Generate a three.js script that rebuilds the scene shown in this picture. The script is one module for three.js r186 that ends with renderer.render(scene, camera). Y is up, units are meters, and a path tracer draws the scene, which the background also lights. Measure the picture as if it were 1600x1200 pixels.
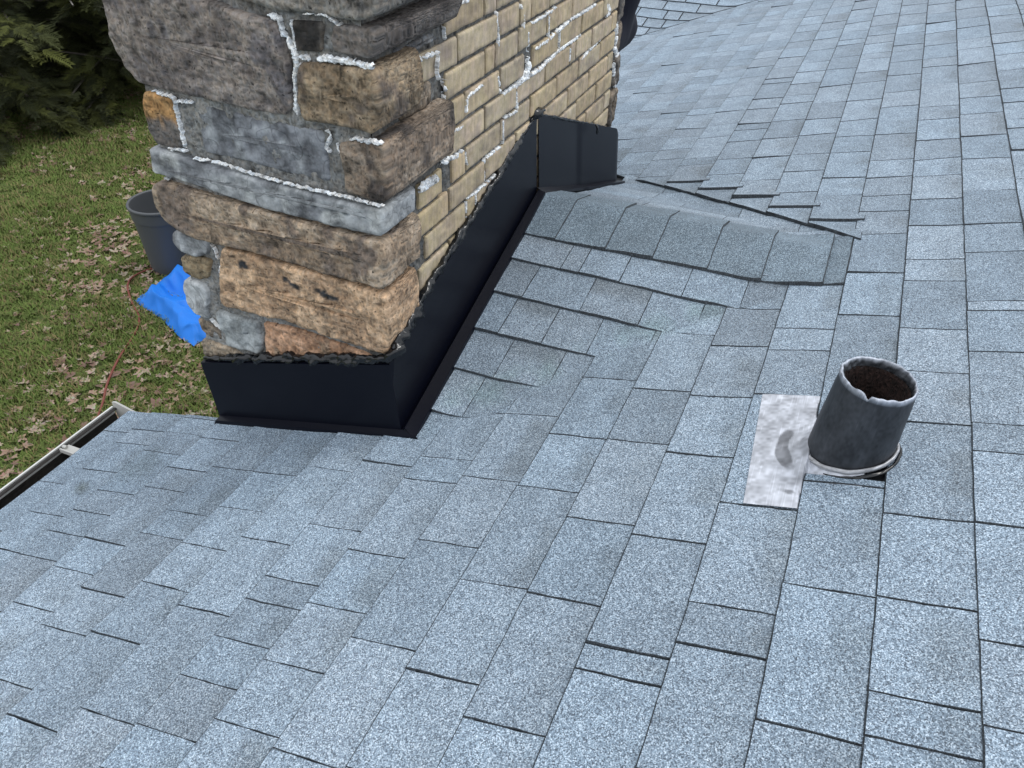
import * as THREE from 'three';
import { mergeGeometries, mergeVertices } from 'three/addons/utils/BufferGeometryUtils.js';
import { ImprovedNoise } from 'three/addons/math/ImprovedNoise.js';
import { MarchingCubes } from 'three/addons/objects/MarchingCubes.js';

// ---------- camera, sky, sun, exposure ----------
const scene = new THREE.Scene();
const camera = new THREE.PerspectiveCamera(49.96, 4 / 3, 0.05, 200);
camera.position.set(0.7863, 1.246, 1.2515);
camera.up.set(-0.2508, 0.8019, -0.5423);
camera.lookAt(0.7863 - 0.3025, 1.246 - 0.5971, 1.2515 - 0.743);
scene.add(camera);
camera.updateMatrixWorld(); camera.updateProjectionMatrix();

const renderer = new THREE.WebGLRenderer({ antialias: true });
renderer.toneMapping = THREE.LinearToneMapping;
renderer.toneMappingExposure = 1.66;
renderer.shadowMap.enabled = true;

const noiseGen = new ImprovedNoise();
const N3 = (x, y, z) => noiseGen.noise(x + 100.3, y + 57.7, z + 31.1);
function fbm(x, y, z, oct = 4) {
  let s = 0, a = 0.5;
  for (let i = 0; i < oct; i++) { s += a * N3(x, y, z + i * 7.3); x *= 2.03; y *= 2.03; z *= 2.03; a *= 0.5; }
  return s;
}
function rng(seed) {
  let t = seed >>> 0;
  return () => { t = (t + 0x6d2b79f5) >>> 0; let r = Math.imul(t ^ (t >>> 15), 1 | t); r = (r + Math.imul(r ^ (r >>> 7), 61 | r)) ^ r; return ((r ^ (r >>> 14)) >>> 0) / 4294967296; };
}
const clamp = (v, a = 0, b = 1) => Math.min(b, Math.max(a, v));
const mix = (a, b, t) => a + (b - a) * t;
const smooth = (a, b, x) => { const t = clamp((x - a) / (b - a)); return t * t * (3 - 2 * t); };

{ // overcast sky: brighter overhead than at the horizon, thin cloud structure
  const w = 512, h = 256, d = new Float32Array(w * h * 4);
  for (let j = 0; j < h; j++) for (let i = 0; i < w; i++) {
    const el = ((j + 0.5) / h - 0.5) * Math.PI, az = (i / w) * 2 * Math.PI;
    const x = Math.cos(el) * Math.cos(az), z = Math.cos(el) * Math.sin(az), y = Math.sin(el);
    const s = Math.max(y, 0);
    let L = 0.92 * (0.58 + 0.42 * s) * (1 + 0.35 * fbm(x * 2.2, y * 3.5, z * 2.2, 4));
    if (y < 0) L *= Math.max(0.25, 1 + y * 6);
    const k = (j * w + i) * 4;
    d[k] = L * 0.945; d[k + 1] = L * 0.99; d[k + 2] = L * 1.05; d[k + 3] = 1;
  }
  const t = new THREE.DataTexture(d, w, h, THREE.RGBAFormat, THREE.FloatType);
  t.mapping = THREE.EquirectangularReflectionMapping; t.magFilter = THREE.LinearFilter; t.needsUpdate = true;
  scene.background = t; scene.environment = t;
}
const sun = new THREE.DirectionalLight(new THREE.Color(1, 0.97, 0.92), 0.6);
sun.position.set(3.5, 12, -4.5); sun.castShadow = true; sun.shadow.radius = 30;
Object.assign(sun.shadow.camera, { left: -14, right: 14, top: 14, bottom: -14, near: 0.5, far: 40 });
scene.add(sun, sun.target);

// ---------- textures ----------
function dataTex(size, fn, srgb = true) {
  const a = new Uint8Array(size * size * 4);
  for (let j = 0; j < size; j++) for (let i = 0; i < size; i++) {
    const c = fn(i, j), k = (j * size + i) * 4;
    a[k] = 255 * clamp(c[0]); a[k + 1] = 255 * clamp(c[1]); a[k + 2] = 255 * clamp(c[2]); a[k + 3] = 255;
  }
  const t = new THREE.DataTexture(a, size, size, THREE.RGBAFormat);
  if (srgb) t.colorSpace = THREE.SRGBColorSpace;
  t.wrapS = t.wrapT = THREE.RepeatWrapping; t.magFilter = THREE.LinearFilter; t.needsUpdate = true;
  return t;
}
const toS = l => (l <= 0.0031308 ? l * 12.92 : 1.055 * Math.pow(l, 1 / 2.4) - 0.055);
const S3 = (r, g, b) => [toS(r), toS(g), toS(b)];
// tileable value noise on a lattice of `per` cells
function tileNoise(per, seed) {
  const r = rng(seed), g = new Float32Array(per * per).map(() => r());
  return (u, v) => {
    u = ((u % 1) + 1) % 1 * per; v = ((v % 1) + 1) % 1 * per;
    const i = Math.floor(u), j = Math.floor(v); let a = u - i, b = v - j; a = a * a * (3 - 2 * a); b = b * b * (3 - 2 * b);
    const at = (p, q) => g[(q % per) * per + (p % per)];
    return mix(mix(at(i, j), at(i + 1, j), a), mix(at(i, j + 1), at(i + 1, j + 1), a), b);
  };
}
// shingle granules: chips about 1.8 mm across in several greys and blues
const GRAN_TILE = 0.9;
const gran = (() => {
  const n = 1024, cells = 620, r = rng(11), px = [], tone = [];
  for (let k = 0; k < cells * cells; k++) { px.push(r(), r()); const q = r(); tone.push(q < 0.2 ? 0 : q < 0.62 ? 1 : q < 0.86 ? 2 : 3); }
  const pal = [[0.072, 0.095, 0.124], [0.182, 0.24, 0.305], [0.328, 0.418, 0.508], [0.55, 0.65, 0.75]];
  const jit = rng(12), big = tileNoise(24, 5);
  return dataTex(n, (i, j) => {
    const x = i / n * cells, y = j / n * cells, ci = Math.floor(x), cj = Math.floor(y);
    let best = 9, id = 0;
    for (let a = -1; a <= 1; a++) for (let b = -1; b <= 1; b++) {
      const p = ((ci + a + cells) % cells) + ((cj + b + cells) % cells) * cells;
      const dx = ci + a + px[2 * p] - x, dy = cj + b + px[2 * p + 1] - y, d = dx * dx + dy * dy;
      if (d < best) { best = d; id = p; }
    }
    const c = pal[tone[id]], f = (0.82 + 0.36 * jit()) * (0.9 + 0.2 * big(i / n, j / n)) * (best > 0.42 ? 0.7 : 1);
    return S3(c[0] * f, c[1] * f, c[2] * f);
  });
})();
const ROCK_TILE = 0.5;
const rockH = (() => { const a = tileNoise(9, 21), b = tileNoise(24, 22), c = tileNoise(70, 23), d = tileNoise(200, 24), e = tileNoise(420, 25);
  const rg = q => 1 - Math.abs(2 * q - 1) * 1.35;
  return (u, v) => { const x = u + 0.002 * c(v, u), y = v + 0.002 * c(u, v); return 0.12 * a(u, v) + 0.18 * b(u, v) + 0.26 * rg(b(y, x)) * 0.8 + 0.26 * rg(c(x, y)) * 0.9 + 0.16 * d(u, v) + 0.12 * e(u, v); }; })();
const rock = (() => { const pit = tileNoise(170, 31), pit2 = tileNoise(85, 32);
  return dataTex(1024, (i, j) => {
    const u = i / 1024, v = j / 1024; let t = 0.60 + 1.25 * (rockH(u, v) - 0.5);
    const p = pit(u, v) * 0.6 + pit2(u, v) * 0.4; if (p > 0.74) t *= 1 - 5 * (p - 0.74); else if (p < 0.2) t *= 1.12;
    t = clamp(t, 0.06, 1); const w = pit2(v, u) - 0.5;
    return S3(t * (1 + 0.12 * w), t, t * (1 - 0.14 * w));
  }); })();
const rockFine = (() => { const a = tileNoise(14, 35), b = tileNoise(40, 36), c = tileNoise(150, 37), w = tileNoise(8, 38);
  return dataTex(1024, (i, j) => { const u = i / 1024, v = j / 1024, x = u + 0.05 * w(u, v), y = v + 0.05 * w(v, u); let t = 0.58 + 0.42 * (a(x, y) - 0.5) + 0.34 * (b(x, y) - 0.5) + 0.22 * (c(u, v) - 0.5); const vein = Math.abs(a(y, x) - 0.5); if (vein < 0.02) t *= 0.55 + 22 * vein; return S3(t * 0.985, t, t * 1.015); }); })();
const rockBump = (() => { const a = tileNoise(16, 71), b = tileNoise(38, 72), c = tileNoise(80, 73); return dataTex(1024, (i, j) => { const u = i / 1024, v = j / 1024, t = 0.38 * a(u, v) + 0.3 * Math.abs(2 * b(u, v) - 1) + 0.22 * b(v, u) + 0.14 * c(u, v); return [t, t, t]; }, false); })();
const brickTex = (() => { const a = tileNoise(180, 41), b = tileNoise(40, 42), c = tileNoise(12, 43), s = tileNoise(90, 44);
  return dataTex(512, (i, j) => { const u = i / 512, v = j / 512;
    let t = 0.74 + 0.16 * (a(u, v) - 0.5) + 0.22 * (b(u, v) - 0.5) + 0.2 * (c(u, v) - 0.5) + 0.16 * (s(u, v * 0.06) - 0.5);
    return S3(t, t * (1 + 0.06 * (c(v, u) - 0.5)), t * (1 + 0.16 * (b(v, u) - 0.5))); }); })();
const leadTex = (() => { const a = tileNoise(160, 51), b = tileNoise(14, 52), c = tileNoise(50, 53);
  return dataTex(512, (i, j) => { const u = i / 512, v = j / 512; const st = a(u, v * 0.04);
    const t = 0.55 + 0.28 * (b(u, v) - 0.5) + 0.25 * (c(u, v) - 0.5) + (st > 0.82 ? 0.5 * (st - 0.7) : 0); return S3(t, t * 1.01, t * 1.03); }); })();
const lawnTex = (() => { const a = tileNoise(300, 61), b = tileNoise(60, 62), c = tileNoise(12, 63), d = tileNoise(25, 64);
  return dataTex(1024, (i, j) => { const u = i / 1024, v = j / 1024; const g = 0.5 + 1.15 * (0.5 * a(u, v) + 0.3 * b(u, v) + 0.2 * c(u, v));
    const dry = smooth(0.5, 0.8, 0.6 * d(u, v) + 0.4 * b(v, u));
    return S3(g * mix(0.075, 0.15, dry), g * mix(0.10, 0.125, dry), g * mix(0.025, 0.05, dry)); }); })();

// ---------- materials ----------
const mat = o => new THREE.MeshStandardMaterial(o);
const M = {
  shingle: mat({ map: gran, vertexColors: true, roughness: 0.72, bumpMap: gran, bumpScale: 0.0006 }),
  deck: mat({ color: new THREE.Color().setRGB(0.02, 0.022, 0.026), roughness: 0.95 }),
  rock: mat({ map: rock, bumpMap: rockBump, bumpScale: 0.010, vertexColors: true, roughness: 0.95 }),
  limestone: mat({ map: rockFine, bumpMap: rockBump, bumpScale: 0.004, vertexColors: true, roughness: 0.9 }),
  brick: mat({ map: brickTex, vertexColors: true, roughness: 0.8, bumpMap: brickTex, bumpScale: 0.0006 }),
  smear: mat({ map: rock, vertexColors: true, roughness: 0.85 }),
  coated: new THREE.MeshPhysicalMaterial({ color: new THREE.Color().setRGB(0.0028, 0.0036, 0.0085), roughness: 0.36, metalness: 0, specularIntensity: 0.36 }),
  tar: mat({ color: new THREE.Color().setRGB(0.006, 0.007, 0.009), roughness: 0.2 }),
  lead: mat({ map: leadTex, vertexColors: true, roughness: 0.5, metalness: 0.5 }),
  white: mat({ color: new THREE.Color().setRGB(0.72, 0.72, 0.70), roughness: 0.5 }),
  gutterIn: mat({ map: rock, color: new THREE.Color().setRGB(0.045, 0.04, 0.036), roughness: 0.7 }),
  wall: mat({ map: brickTex, color: new THREE.Color().setRGB(0.5, 0.46, 0.4), roughness: 0.9 }),
  lawn: mat({ map: lawnTex, roughness: 1 }),
  blade: mat({ color: 0xffffff, roughness: 0.9, side: THREE.DoubleSide }),
  bark: mat({ map: rock, color: new THREE.Color().setRGB(0.16, 0.14, 0.12), roughness: 1 }),
  needle: mat({ color: 0xffffff, roughness: 0.9, side: THREE.DoubleSide }),
  leaf: mat({ vertexColors: true, roughness: 0.9, side: THREE.DoubleSide }),
  can: mat({ color: new THREE.Color().setRGB(0.078, 0.083, 0.090), roughness: 0.5 }),
  tarp: mat({ color: new THREE.Color().setRGB(0.001, 0.17, 0.66), roughness: 0.6, side: THREE.DoubleSide }),
  cord: mat({ color: new THREE.Color().setRGB(0.18, 0.045, 0.03), roughness: 0.6 }),
  person: mat({ vertexColors: true, roughness: 0.95 }),
};

// ---------- naming helpers ----------
const used = {};
const numbered = n => { const k = used[n] = (used[n] ?? -1) + 1; return k ? n + '_' + String(k).padStart(3, '0') : n; };
function tag(o, label, category, group, kind) { if (label) o.userData.label = label; if (category) o.userData.category = category; if (group) o.userData.group = group; if (kind) o.userData.kind = kind; return o; }
function mesh(name, g, m, parent = scene) { const o = new THREE.Mesh(g, m); o.name = numbered(name); o.castShadow = o.receiveShadow = true; parent.add(o); return o; }
function grp(name, parent = scene) { const o = new THREE.Group(); o.name = numbered(name); parent.add(o); return o; }

// a geometry from triangle soup with explicit normals
class Soup {
  constructor() { this.p = []; this.n = []; this.u = []; this.c = []; }
  v(p, n, u, c) { this.p.push(p[0], p[1], p[2]); this.n.push(n[0], n[1], n[2]); this.u.push(u[0], u[1]); this.c.push(c[0], c[1], c[2]); }
  get() {
    const g = new THREE.BufferGeometry(), f = (a, k) => new THREE.BufferAttribute(new Float32Array(a), k);
    g.setAttribute('position', f(this.p, 3)); g.setAttribute('normal', f(this.n, 3)); g.setAttribute('uv', f(this.u, 2)); g.setAttribute('color', f(this.c, 3));
    return g;
  }
}
// indexed grid geometry: fn(i/nx, j/ny) gives [x,y,z, u,v, r,g,b]
function gridGeo(nx, ny, fn, flip = false) {
  const P = [], U = [], C = [], I = [];
  for (let j = 0; j <= ny; j++) for (let i = 0; i <= nx; i++) { const a = fn(i / nx, j / ny); P.push(a[0], a[1], a[2]); U.push(a[3] ?? i / nx, a[4] ?? j / ny); C.push(a[5] ?? 1, a[6] ?? 1, a[7] ?? 1); }
  for (let j = 0; j < ny; j++) for (let i = 0; i < nx; i++) { const a = j * (nx + 1) + i, b = a + 1, c = a + nx + 1, d = c + 1; flip ? I.push(a, c, b, b, c, d) : I.push(a, b, c, b, d, c); }
  const g = new THREE.BufferGeometry();
  g.setAttribute('position', new THREE.Float32BufferAttribute(P, 3)); g.setAttribute('uv', new THREE.Float32BufferAttribute(U, 2)); g.setAttribute('color', new THREE.Float32BufferAttribute(C, 3));
  g.setIndex(I); g.computeVertexNormals(); return g;
}

// ---------- the roof surface ----------
const PITCH = Math.PI / 12, TP = Math.tan(PITCH), CP = Math.cos(PITCH), SP = Math.sin(PITCH);
const SL = 0.235 / 0.9;               // slope of the saddle behind the chimney
const EAVE = -0.93 * CP, NOTCH_V = 0.03, RIDGE_V = 0.9;
function smax(a, b, k) { const h = Math.max(k - Math.abs(a - b), 0) / k; return Math.max(a, b) + h * h * k * 0.25; }
const wob = (x, v) => 0.006 * N3(x * 3.1, v * 2.3, 1.5) + 0.0022 * N3(x * 9, v * 5, 4.2) + 0.0012 * N3(x * 21, v * 13, 9.1);
const farLine = u => 1.715 - 0.782 * u;   // the cut edge of the far valley
function saddleY(x, v) { return Math.min(SL * v, 0.235 * (1.66 - v) / 0.76, 0.243) + Math.min(0, x + 0.02) * 8; }
function surf(x, v) {
  let y = TP * x;
  const near = v < 0.92;
  y = smax(y, saddleY(x, v), near ? 0.002 + 0.028 * smooth(0.02, 0.2, x) : 0.006);
  if (v > 3) y = smax(y, SP * (v - 5.25), 0.03);
  return y + wob(x, v);
}
function surfN(x, v) { const e = 0.008, a = surf(x + e, v) - surf(x - e, v), b = surf(x, v + e) - surf(x, v - e); const n = [-a / (2 * e), 1, b / (2 * e)], l = Math.hypot(...n); return [n[0] / l, n[1] / l, n[2] / l]; }

// keep the side of a convex polygon where f(p) >= 0, f linear
function clip(poly, f) {
  const out = [];
  for (let i = 0; i < poly.length; i++) { const a = poly[i], b = poly[(i + 1) % poly.length], fa = f(a), fb = f(b);
    if (fa >= 0) out.push(a);
    if ((fa >= 0) !== (fb >= 0)) { const t = fa / (fa - fb); out.push([mix(a[0], b[0], t), mix(a[1], b[1], t)]); } }
  return out;
}
const area = p => { let s = 0; for (let i = 0; i < p.length; i++) { const a = p[i], b = p[(i + 1) % p.length]; s += a[0] * b[1] - a[1] * b[0]; } return s / 2; };
// one shingle: convex polygon in plan (x, v), raised by lift(x, v) above the roof, with cut edges
function slab(poly, lift, colour, off, cell = 0.028, cham = 0.0014, butt = 1) {
  const S = new Soup(), H = (x, v) => surf(x, v) + lift(x, v), rag = p => { const a = p[0] * 55 + off[0] * 9, b = p[2] * 55 + off[1] * 9; return [p[0] + 0.0011 * N3(a, b, 1) + 0.0006 * N3(a * 4, b * 4, 3), p[1], p[2] + 0.0015 * N3(a, b, 7) + 0.0008 * N3(a * 4, b * 4, 9)]; };
  if (area(poly) < 0) poly = poly.slice().reverse();
  let x0 = 1e9, x1 = -1e9, v0 = 1e9, v1 = -1e9;
  for (const [x, v] of poly) { x0 = Math.min(x0, x); x1 = Math.max(x1, x); v0 = Math.min(v0, v); v1 = Math.max(v1, v); }
  const nx = Math.max(1, Math.round((x1 - x0) / cell)), nv = Math.max(1, Math.round((v1 - v0) / cell));
  const put = q => { const [x, v] = q, e = 0.006, hx = (H(x + e, v) - H(x - e, v)) / (2 * e), hv = (H(x, v + e) - H(x, v - e)) / (2 * e), l = Math.hypot(hx, 1, hv);
    S.v(rag([x, H(x, v), -v]), [-hx / l, 1 / l, hv / l], [(x / CP + off[0]) / GRAN_TILE, (v + off[1]) / GRAN_TILE], colour(x, v)); };
  let inner = poly; // the granules stop short of the cut edge, where the black asphalt shows
  for (let i = 0; i < poly.length; i++) { const a = poly[i], b = poly[(i + 1) % poly.length], L = Math.hypot(b[0] - a[0], b[1] - a[1]); if (L < 1e-4) continue; const nx_ = -(b[1] - a[1]) / L, nv_ = (b[0] - a[0]) / L; const ce = nx_ > 0.9 ? cham * butt : cham; inner = clip(inner, p => (p[0] - a[0]) * nx_ + (p[1] - a[1]) * nv_ - ce); }
  for (let i = 0; i < nx; i++) {
    const a = mix(x0, x1, i / nx), b = mix(x0, x1, (i + 1) / nx); let s = clip(clip(inner, p => p[0] - a), p => b - p[0]); if (s.length < 3) continue;
    for (let j = 0; j < nv; j++) { const c = mix(v0, v1, j / nv), d = mix(v0, v1, (j + 1) / nv), t = clip(clip(s, p => p[1] - c), p => d - p[1]);
      for (let k = 1; k + 1 < t.length; k++) { put(t[0]); put(t[k]); put(t[k + 1]); } }
  }
  for (let i = 0; i < poly.length; i++) { // cut edges: dark asphalt showing under the granules
    const a = poly[i], b = poly[(i + 1) % poly.length], L = Math.hypot(b[0] - a[0], b[1] - a[1]), m = Math.max(1, Math.round(L / cell)); if (L < 1e-4) continue;
    const n = [(b[1] - a[1]) / L, 0, (b[0] - a[0]) / L], ce = -(b[1] - a[1]) / L > 0.9 ? cham * butt : cham, inw = [-(b[1] - a[1]) / L * ce * 1.04, (b[0] - a[0]) / L * ce * 1.04];
    for (let k = 0; k < m; k++) { const q = [0, 1].map(e => { const t = (k + e) / m; return [mix(a[0], b[0], t), mix(a[1], b[1], t)]; });
      const col = [0.13, 0.13, 0.13], P = (p, top) => { const h = H(p[0], p[1]), w = surf(p[0], p[1]); return top === 2 ? V([p[0] + inw[0], h, -p[1] - inw[1]], p, 1) : V([p[0], top ? Math.max(w - 0.004, h - 0.0006) : w - 0.005, -p[1]], p, top); }, V = (q3, p, top) => S.v(rag(q3), top === 1 ? [n[0] * 0.8, 0.6, n[2] * 0.8] : n, [(p[0] + p[1] + off[0]) / GRAN_TILE, (top ? 0.01 : 0) + off[1]], col);
      P(q[0], 0); P(q[1], 0); P(q[1], 1); P(q[0], 0); P(q[1], 1); P(q[0], 1); P(q[0], 1); P(q[1], 1); P(q[1], 2); P(q[0], 1); P(q[1], 2); P(q[0], 2); }
  }
  return S.get();
}

// ---------- the house: roof slopes, saddle, gutter, wall ----------
const house = tag(grp('house'), 'house with a blue grey asphalt shingle roof running down to a white lipped gutter', 'house');
const roof = mesh('roof_slope', (() => { // underlay seen only in the gaps between the shingles
  const a = gridGeo(70, 160, (s, t) => { const x = mix(EAVE, 1.95, s), v = mix(-1.75, 7.2, t); return [x, surf(x, v) - 0.012, -v]; });
  const keep = [], I = a.index.array, P = a.attributes.position;
  for (let k = 0; k < I.length; k += 3) { let out = false; for (let q = 0; q < 3; q++) { const x = P.getX(I[k + q]), v = -P.getZ(I[k + q]); if (x < -0.03 && v > NOTCH_V - 0.05 && v < 1.74) out = true; } if (!out) keep.push(I[k], I[k + 1], I[k + 2]); }
  a.setIndex(keep); return a;
})(), M.deck, house);
const slabs = []; // { geo parameters, roof part, size on screen }
const camInv = (() => { camera.updateMatrixWorld(); return camera.matrixWorld.clone().invert(); })();
function screenSize(poly) {
  let cx = 0, cv = 0; for (const [x, v] of poly) { cx += x / poly.length; cv += v / poly.length; }
  const p = new THREE.Vector3(cx, surf(cx, cv), -cv), q = p.clone().applyMatrix4(camInv), n = surfN(cx, cv), d = camera.position.clone().sub(p), r = d.length();
  const f = 1 / Math.tan(Math.PI * 49.96 / 360), sx = f * q.x / -q.z / (4 / 3), sy = f * q.y / -q.z;
  const cos = Math.max(0, (d.x * n[0] + d.y * n[1] + d.z * n[2]) / r);
  if (q.z > -0.05 || Math.abs(sx) > 1.12 || Math.abs(sy) > 1.14) return 0;
  if (cx < 0 && cv > 0.2) { const t = (0 - cx) / (camera.position.x - cx); if (-mix(-cv, camera.position.z, t) < 1.66 && -mix(-cv, camera.position.z, t) > 0) return 0; }
  return Math.abs(area(poly)) * cos / (r * r);
}
const stain = (x, v) => { // weathering seen on the photograph: two dirty marks near the gutter, brown grime in the wide courses, greenish growth in the near valley
  let r = 1, g = 1, b = 1;
  const n = fbm(x * 14, v * 14, 3.3, 3);
  for (const [sx, sv, w, k] of [[-0.735, -0.30, 0.022, 0.6], [-0.65, -0.20, 0.05, 0.28]]) { const d = Math.hypot(x - sx, (v - sv) * 0.7) / w + n * 1.4; const m = k * smooth(1.1, 0.5, d); r *= 1 - m; g *= 1 - m; b *= 1 - m * 1.1; }
  const val = smooth(0.10, 0.0, Math.abs(v - x / CP - 0.02)) * (x > 0.05 && x < 0.6 ? 1 : 0) * smooth(-0.1, 0.25, n + 0.1);
  r *= 1 - 0.075 * val; b *= 1 - 0.075 * val;
  return [r, g, b];
};
function tabColour(rand, s, va, vb) { // each shingle its own tone, with a darker granule blend printed across part of its upper end
  const tone = 0.82 + 0.28 * rand(), hue = rand() - 0.5, c0 = [tone * (1 + 0.05 * hue), tone, tone * (1 - 0.03 * hue)];
  const kind = rand(), p0 = mix(va, vb, rand() * 0.5), p1 = mix(p0, vb, 0.45 + 0.55 * rand()), sc = 0.42 + 0.3 * rand(), bandK = 0.02 + 0.08 * rand(), dark = kind < 0.6 ? 0.06 + 0.15 * rand() : 0.02, ph = rand() * 50;
  return (x, v) => {
    const w = s(x, v), e = 0.02 * N3(x * 40, v * 40, ph), band = bandK * smooth(0.5, 0.62, w + e * 4 + 0.1 * N3(v * 9, ph, 2));
    const m = band + dark * smooth(sc - 0.03, sc + 0.03, w + e * 2) * smooth(p0 - 0.007, p0 + 0.007, v + e * 0.5) * smooth(p1 + 0.007, p1 - 0.007, v + e * 0.5);
    const st = stain(x, v), mott = 1 + 0.10 * fbm(x * 6, v * 6, ph * 0.01, 3);
    return [c0[0] * mott * st[0] * (1 - m * 0.94), c0[1] * mott * st[1] * (1 - m), c0[2] * mott * st[2] * (1 - m * 1.08)];
  };
}
const CUTS = { '-11': [-0.29, -0.071], '-10': [-0.519, -0.115], '-9': [-0.522, -0.445, -0.371, -0.296, -0.138], '-8': [-0.638, -0.536, -0.448, -0.187, -0.065], '-7': [-0.794, -0.671, -0.572, -0.405, -0.327], '-6': [-0.847, -0.66, -0.529, -0.414], '-5': [-0.799, -0.562, -0.373, -0.139],
  '-4': [-0.795, -0.695, -0.607, -0.518, -0.458, -0.309, -0.1], '-3': [-0.752, -0.63, -0.14, -0.063], '-2': [-0.552, -0.31, 1.57], '-1': [-0.588, -0.392, -0.13, 0.046, 1.475], 0: [-0.645, -0.4, -0.203, 0.043, 1.375, 1.537], 1: [-0.528, -0.478, -0.229, 0.013, 0.218, 1.262, 1.40, 1.596, 1.763, 1.98, 2.184, 2.392, 2.644, 2.926],
  2: [-0.448, -0.363, -0.12, 0.228, 1.14, 1.354, 1.508, 1.751, 1.917, 2.114, 2.377, 2.628, 2.803], 3: [-0.551, -0.298, -0.04, -0.02, 0.155, 0.578, 0.8, 1.043, 1.207, 1.331, 1.487, 1.646, 1.908, 2.229, 2.438, 2.691],
  4: [-0.538, -0.469, -0.296, -0.105, 0.159, 0.752, 0.875, 1.087, 1.276, 1.462, 1.613, 1.807, 2.03, 2.175, 2.496, 2.774, 2.918], 5: [-0.489, -0.349, -0.108, 0.08, 0.596, 0.642, 0.907, 1.08, 1.319, 1.581, 1.805, 2.051, 2.246, 2.457, 2.74] };
function cutList(known, a, b, rand, lo = 0.17, hi = 0.26) {
  const out = [a], pts = [...(known || []), b];
  for (const c of pts) { if (c <= a || c > b) continue; let last = out[out.length - 1]; while (c - last > (lo < 0.12 ? 0.25 : lo < 0.16 ? 0.27 : 0.36)) { last += mix(lo, hi, rand()) * (rand() < 0.16 ? 0.5 : 1); if (c - last > 0.06) out.push(last); } if (c - out[out.length - 1] > 0.012) out.push(c); }
  return out;
}
const E = 0.1337;
for (let k = -11; k <= 11; k++) {
  const rand = rng(700 + k * 13), u0 = 0.4925 + E * k, xa = Math.max(u0 * CP, EAVE - 0.012), xb = (u0 + E + 0.02) * CP;
  const cuts = cutList(CUTS[k], -1.6 - rand() * 0.2, 6.9, rand, k < -2 ? 0.11 : k < 0 ? 0.14 : 0.17, k < -2 ? 0.2 : 0.26);
  for (let i = 0; i + 1 < cuts.length; i++) {
    const g = (k < 0 ? 0.0003 : 0.0007) + 0.0007 * rand(), va = cuts[i] + g, vb = cuts[i + 1] - g, t = (k < -1 ? 0.0024 + 0.0015 * rand() : 0.0028 + 0.0028 * rand()), skew = (rand() - 0.5) * 0.004, lip = k <= 2 && k > -3 && va - farLine(u0 + 0.067) > 0.03 && va - farLine(u0 + 0.067) < 0.14 ? 0.008 : 0;
    const rect = [[xa, va], [xb, va + skew * 0], [xb, vb], [xa + skew * 0.4, vb]], s = (x, v) => (x - xa) / (xb - xa), colour = tabColour(rand, s, va, vb), curl = rand() < 0.07 ? 0.004 : 0, off = [rand() * 7, rand() * 7], ph = rand() * 9;
    if (k === 3 && va > -0.03 && vb < 0.17) continue; // the hole for the vent pipe
    const pieces = [];
    if (u0 > 0.88 || vb < 0.0 || va > 1.8) pieces.push([rect, 0]);
    else if (xa < 0 && xb > 0 && va < 0 && vb < 0.16) pieces.push([clip(rect, p => 0.022 - p[1]), 0]);
    else {
      pieces.push([clip(clip(rect, p => -p[0]), p => 0.022 - p[1]), 0]);
      pieces.push([clip(clip(rect, p => p[0]), p => p[0] / CP + 0.02 - p[1]), 0]);
      pieces.push([clip(clip(rect, p => p[0] + 0.03), p => p[1] - farLine(p[0] / CP)), 1]);
      pieces.push([clip(clip(rect, p => -0.03 - p[0]), p => p[1] - 1.76), 0]);
    }
    for (let [poly, far] of pieces) {
      poly = clip(poly, p => p[0] / CP + 5.25 - p[1]);
      if (poly.length < 3 || Math.abs(area(poly)) < 3e-4) continue;
      const lift = (x, v) => { const w = clamp(s(x, v), 0, 1); let h = 0.0006 + t * (1 - w) * (1 + 0.3 * N3(v * 12, ph, k)) + curl * (1 - w) * smooth(va + 0.06, va, v) + lip * Math.exp(-(v - va) / 0.04);
        if (far) { const d = (v - farLine(x / CP)) * 0.78; h += 0.009 * Math.exp(-Math.max(d, 0) / 0.035) * smooth(0.07, 0.13, x); } return h; };
      slabs.push({ poly, lift, colour, off, part: 'roof_slope', cham: k < -1 ? 0.0007 : 0, butt: k < 5 && k > -2 && va < 1 ? 1.7 : k < -1 ? 2.0 : 1.2 });
    }
  }
}
const CA = Math.cos(Math.atan(SL));
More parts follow.
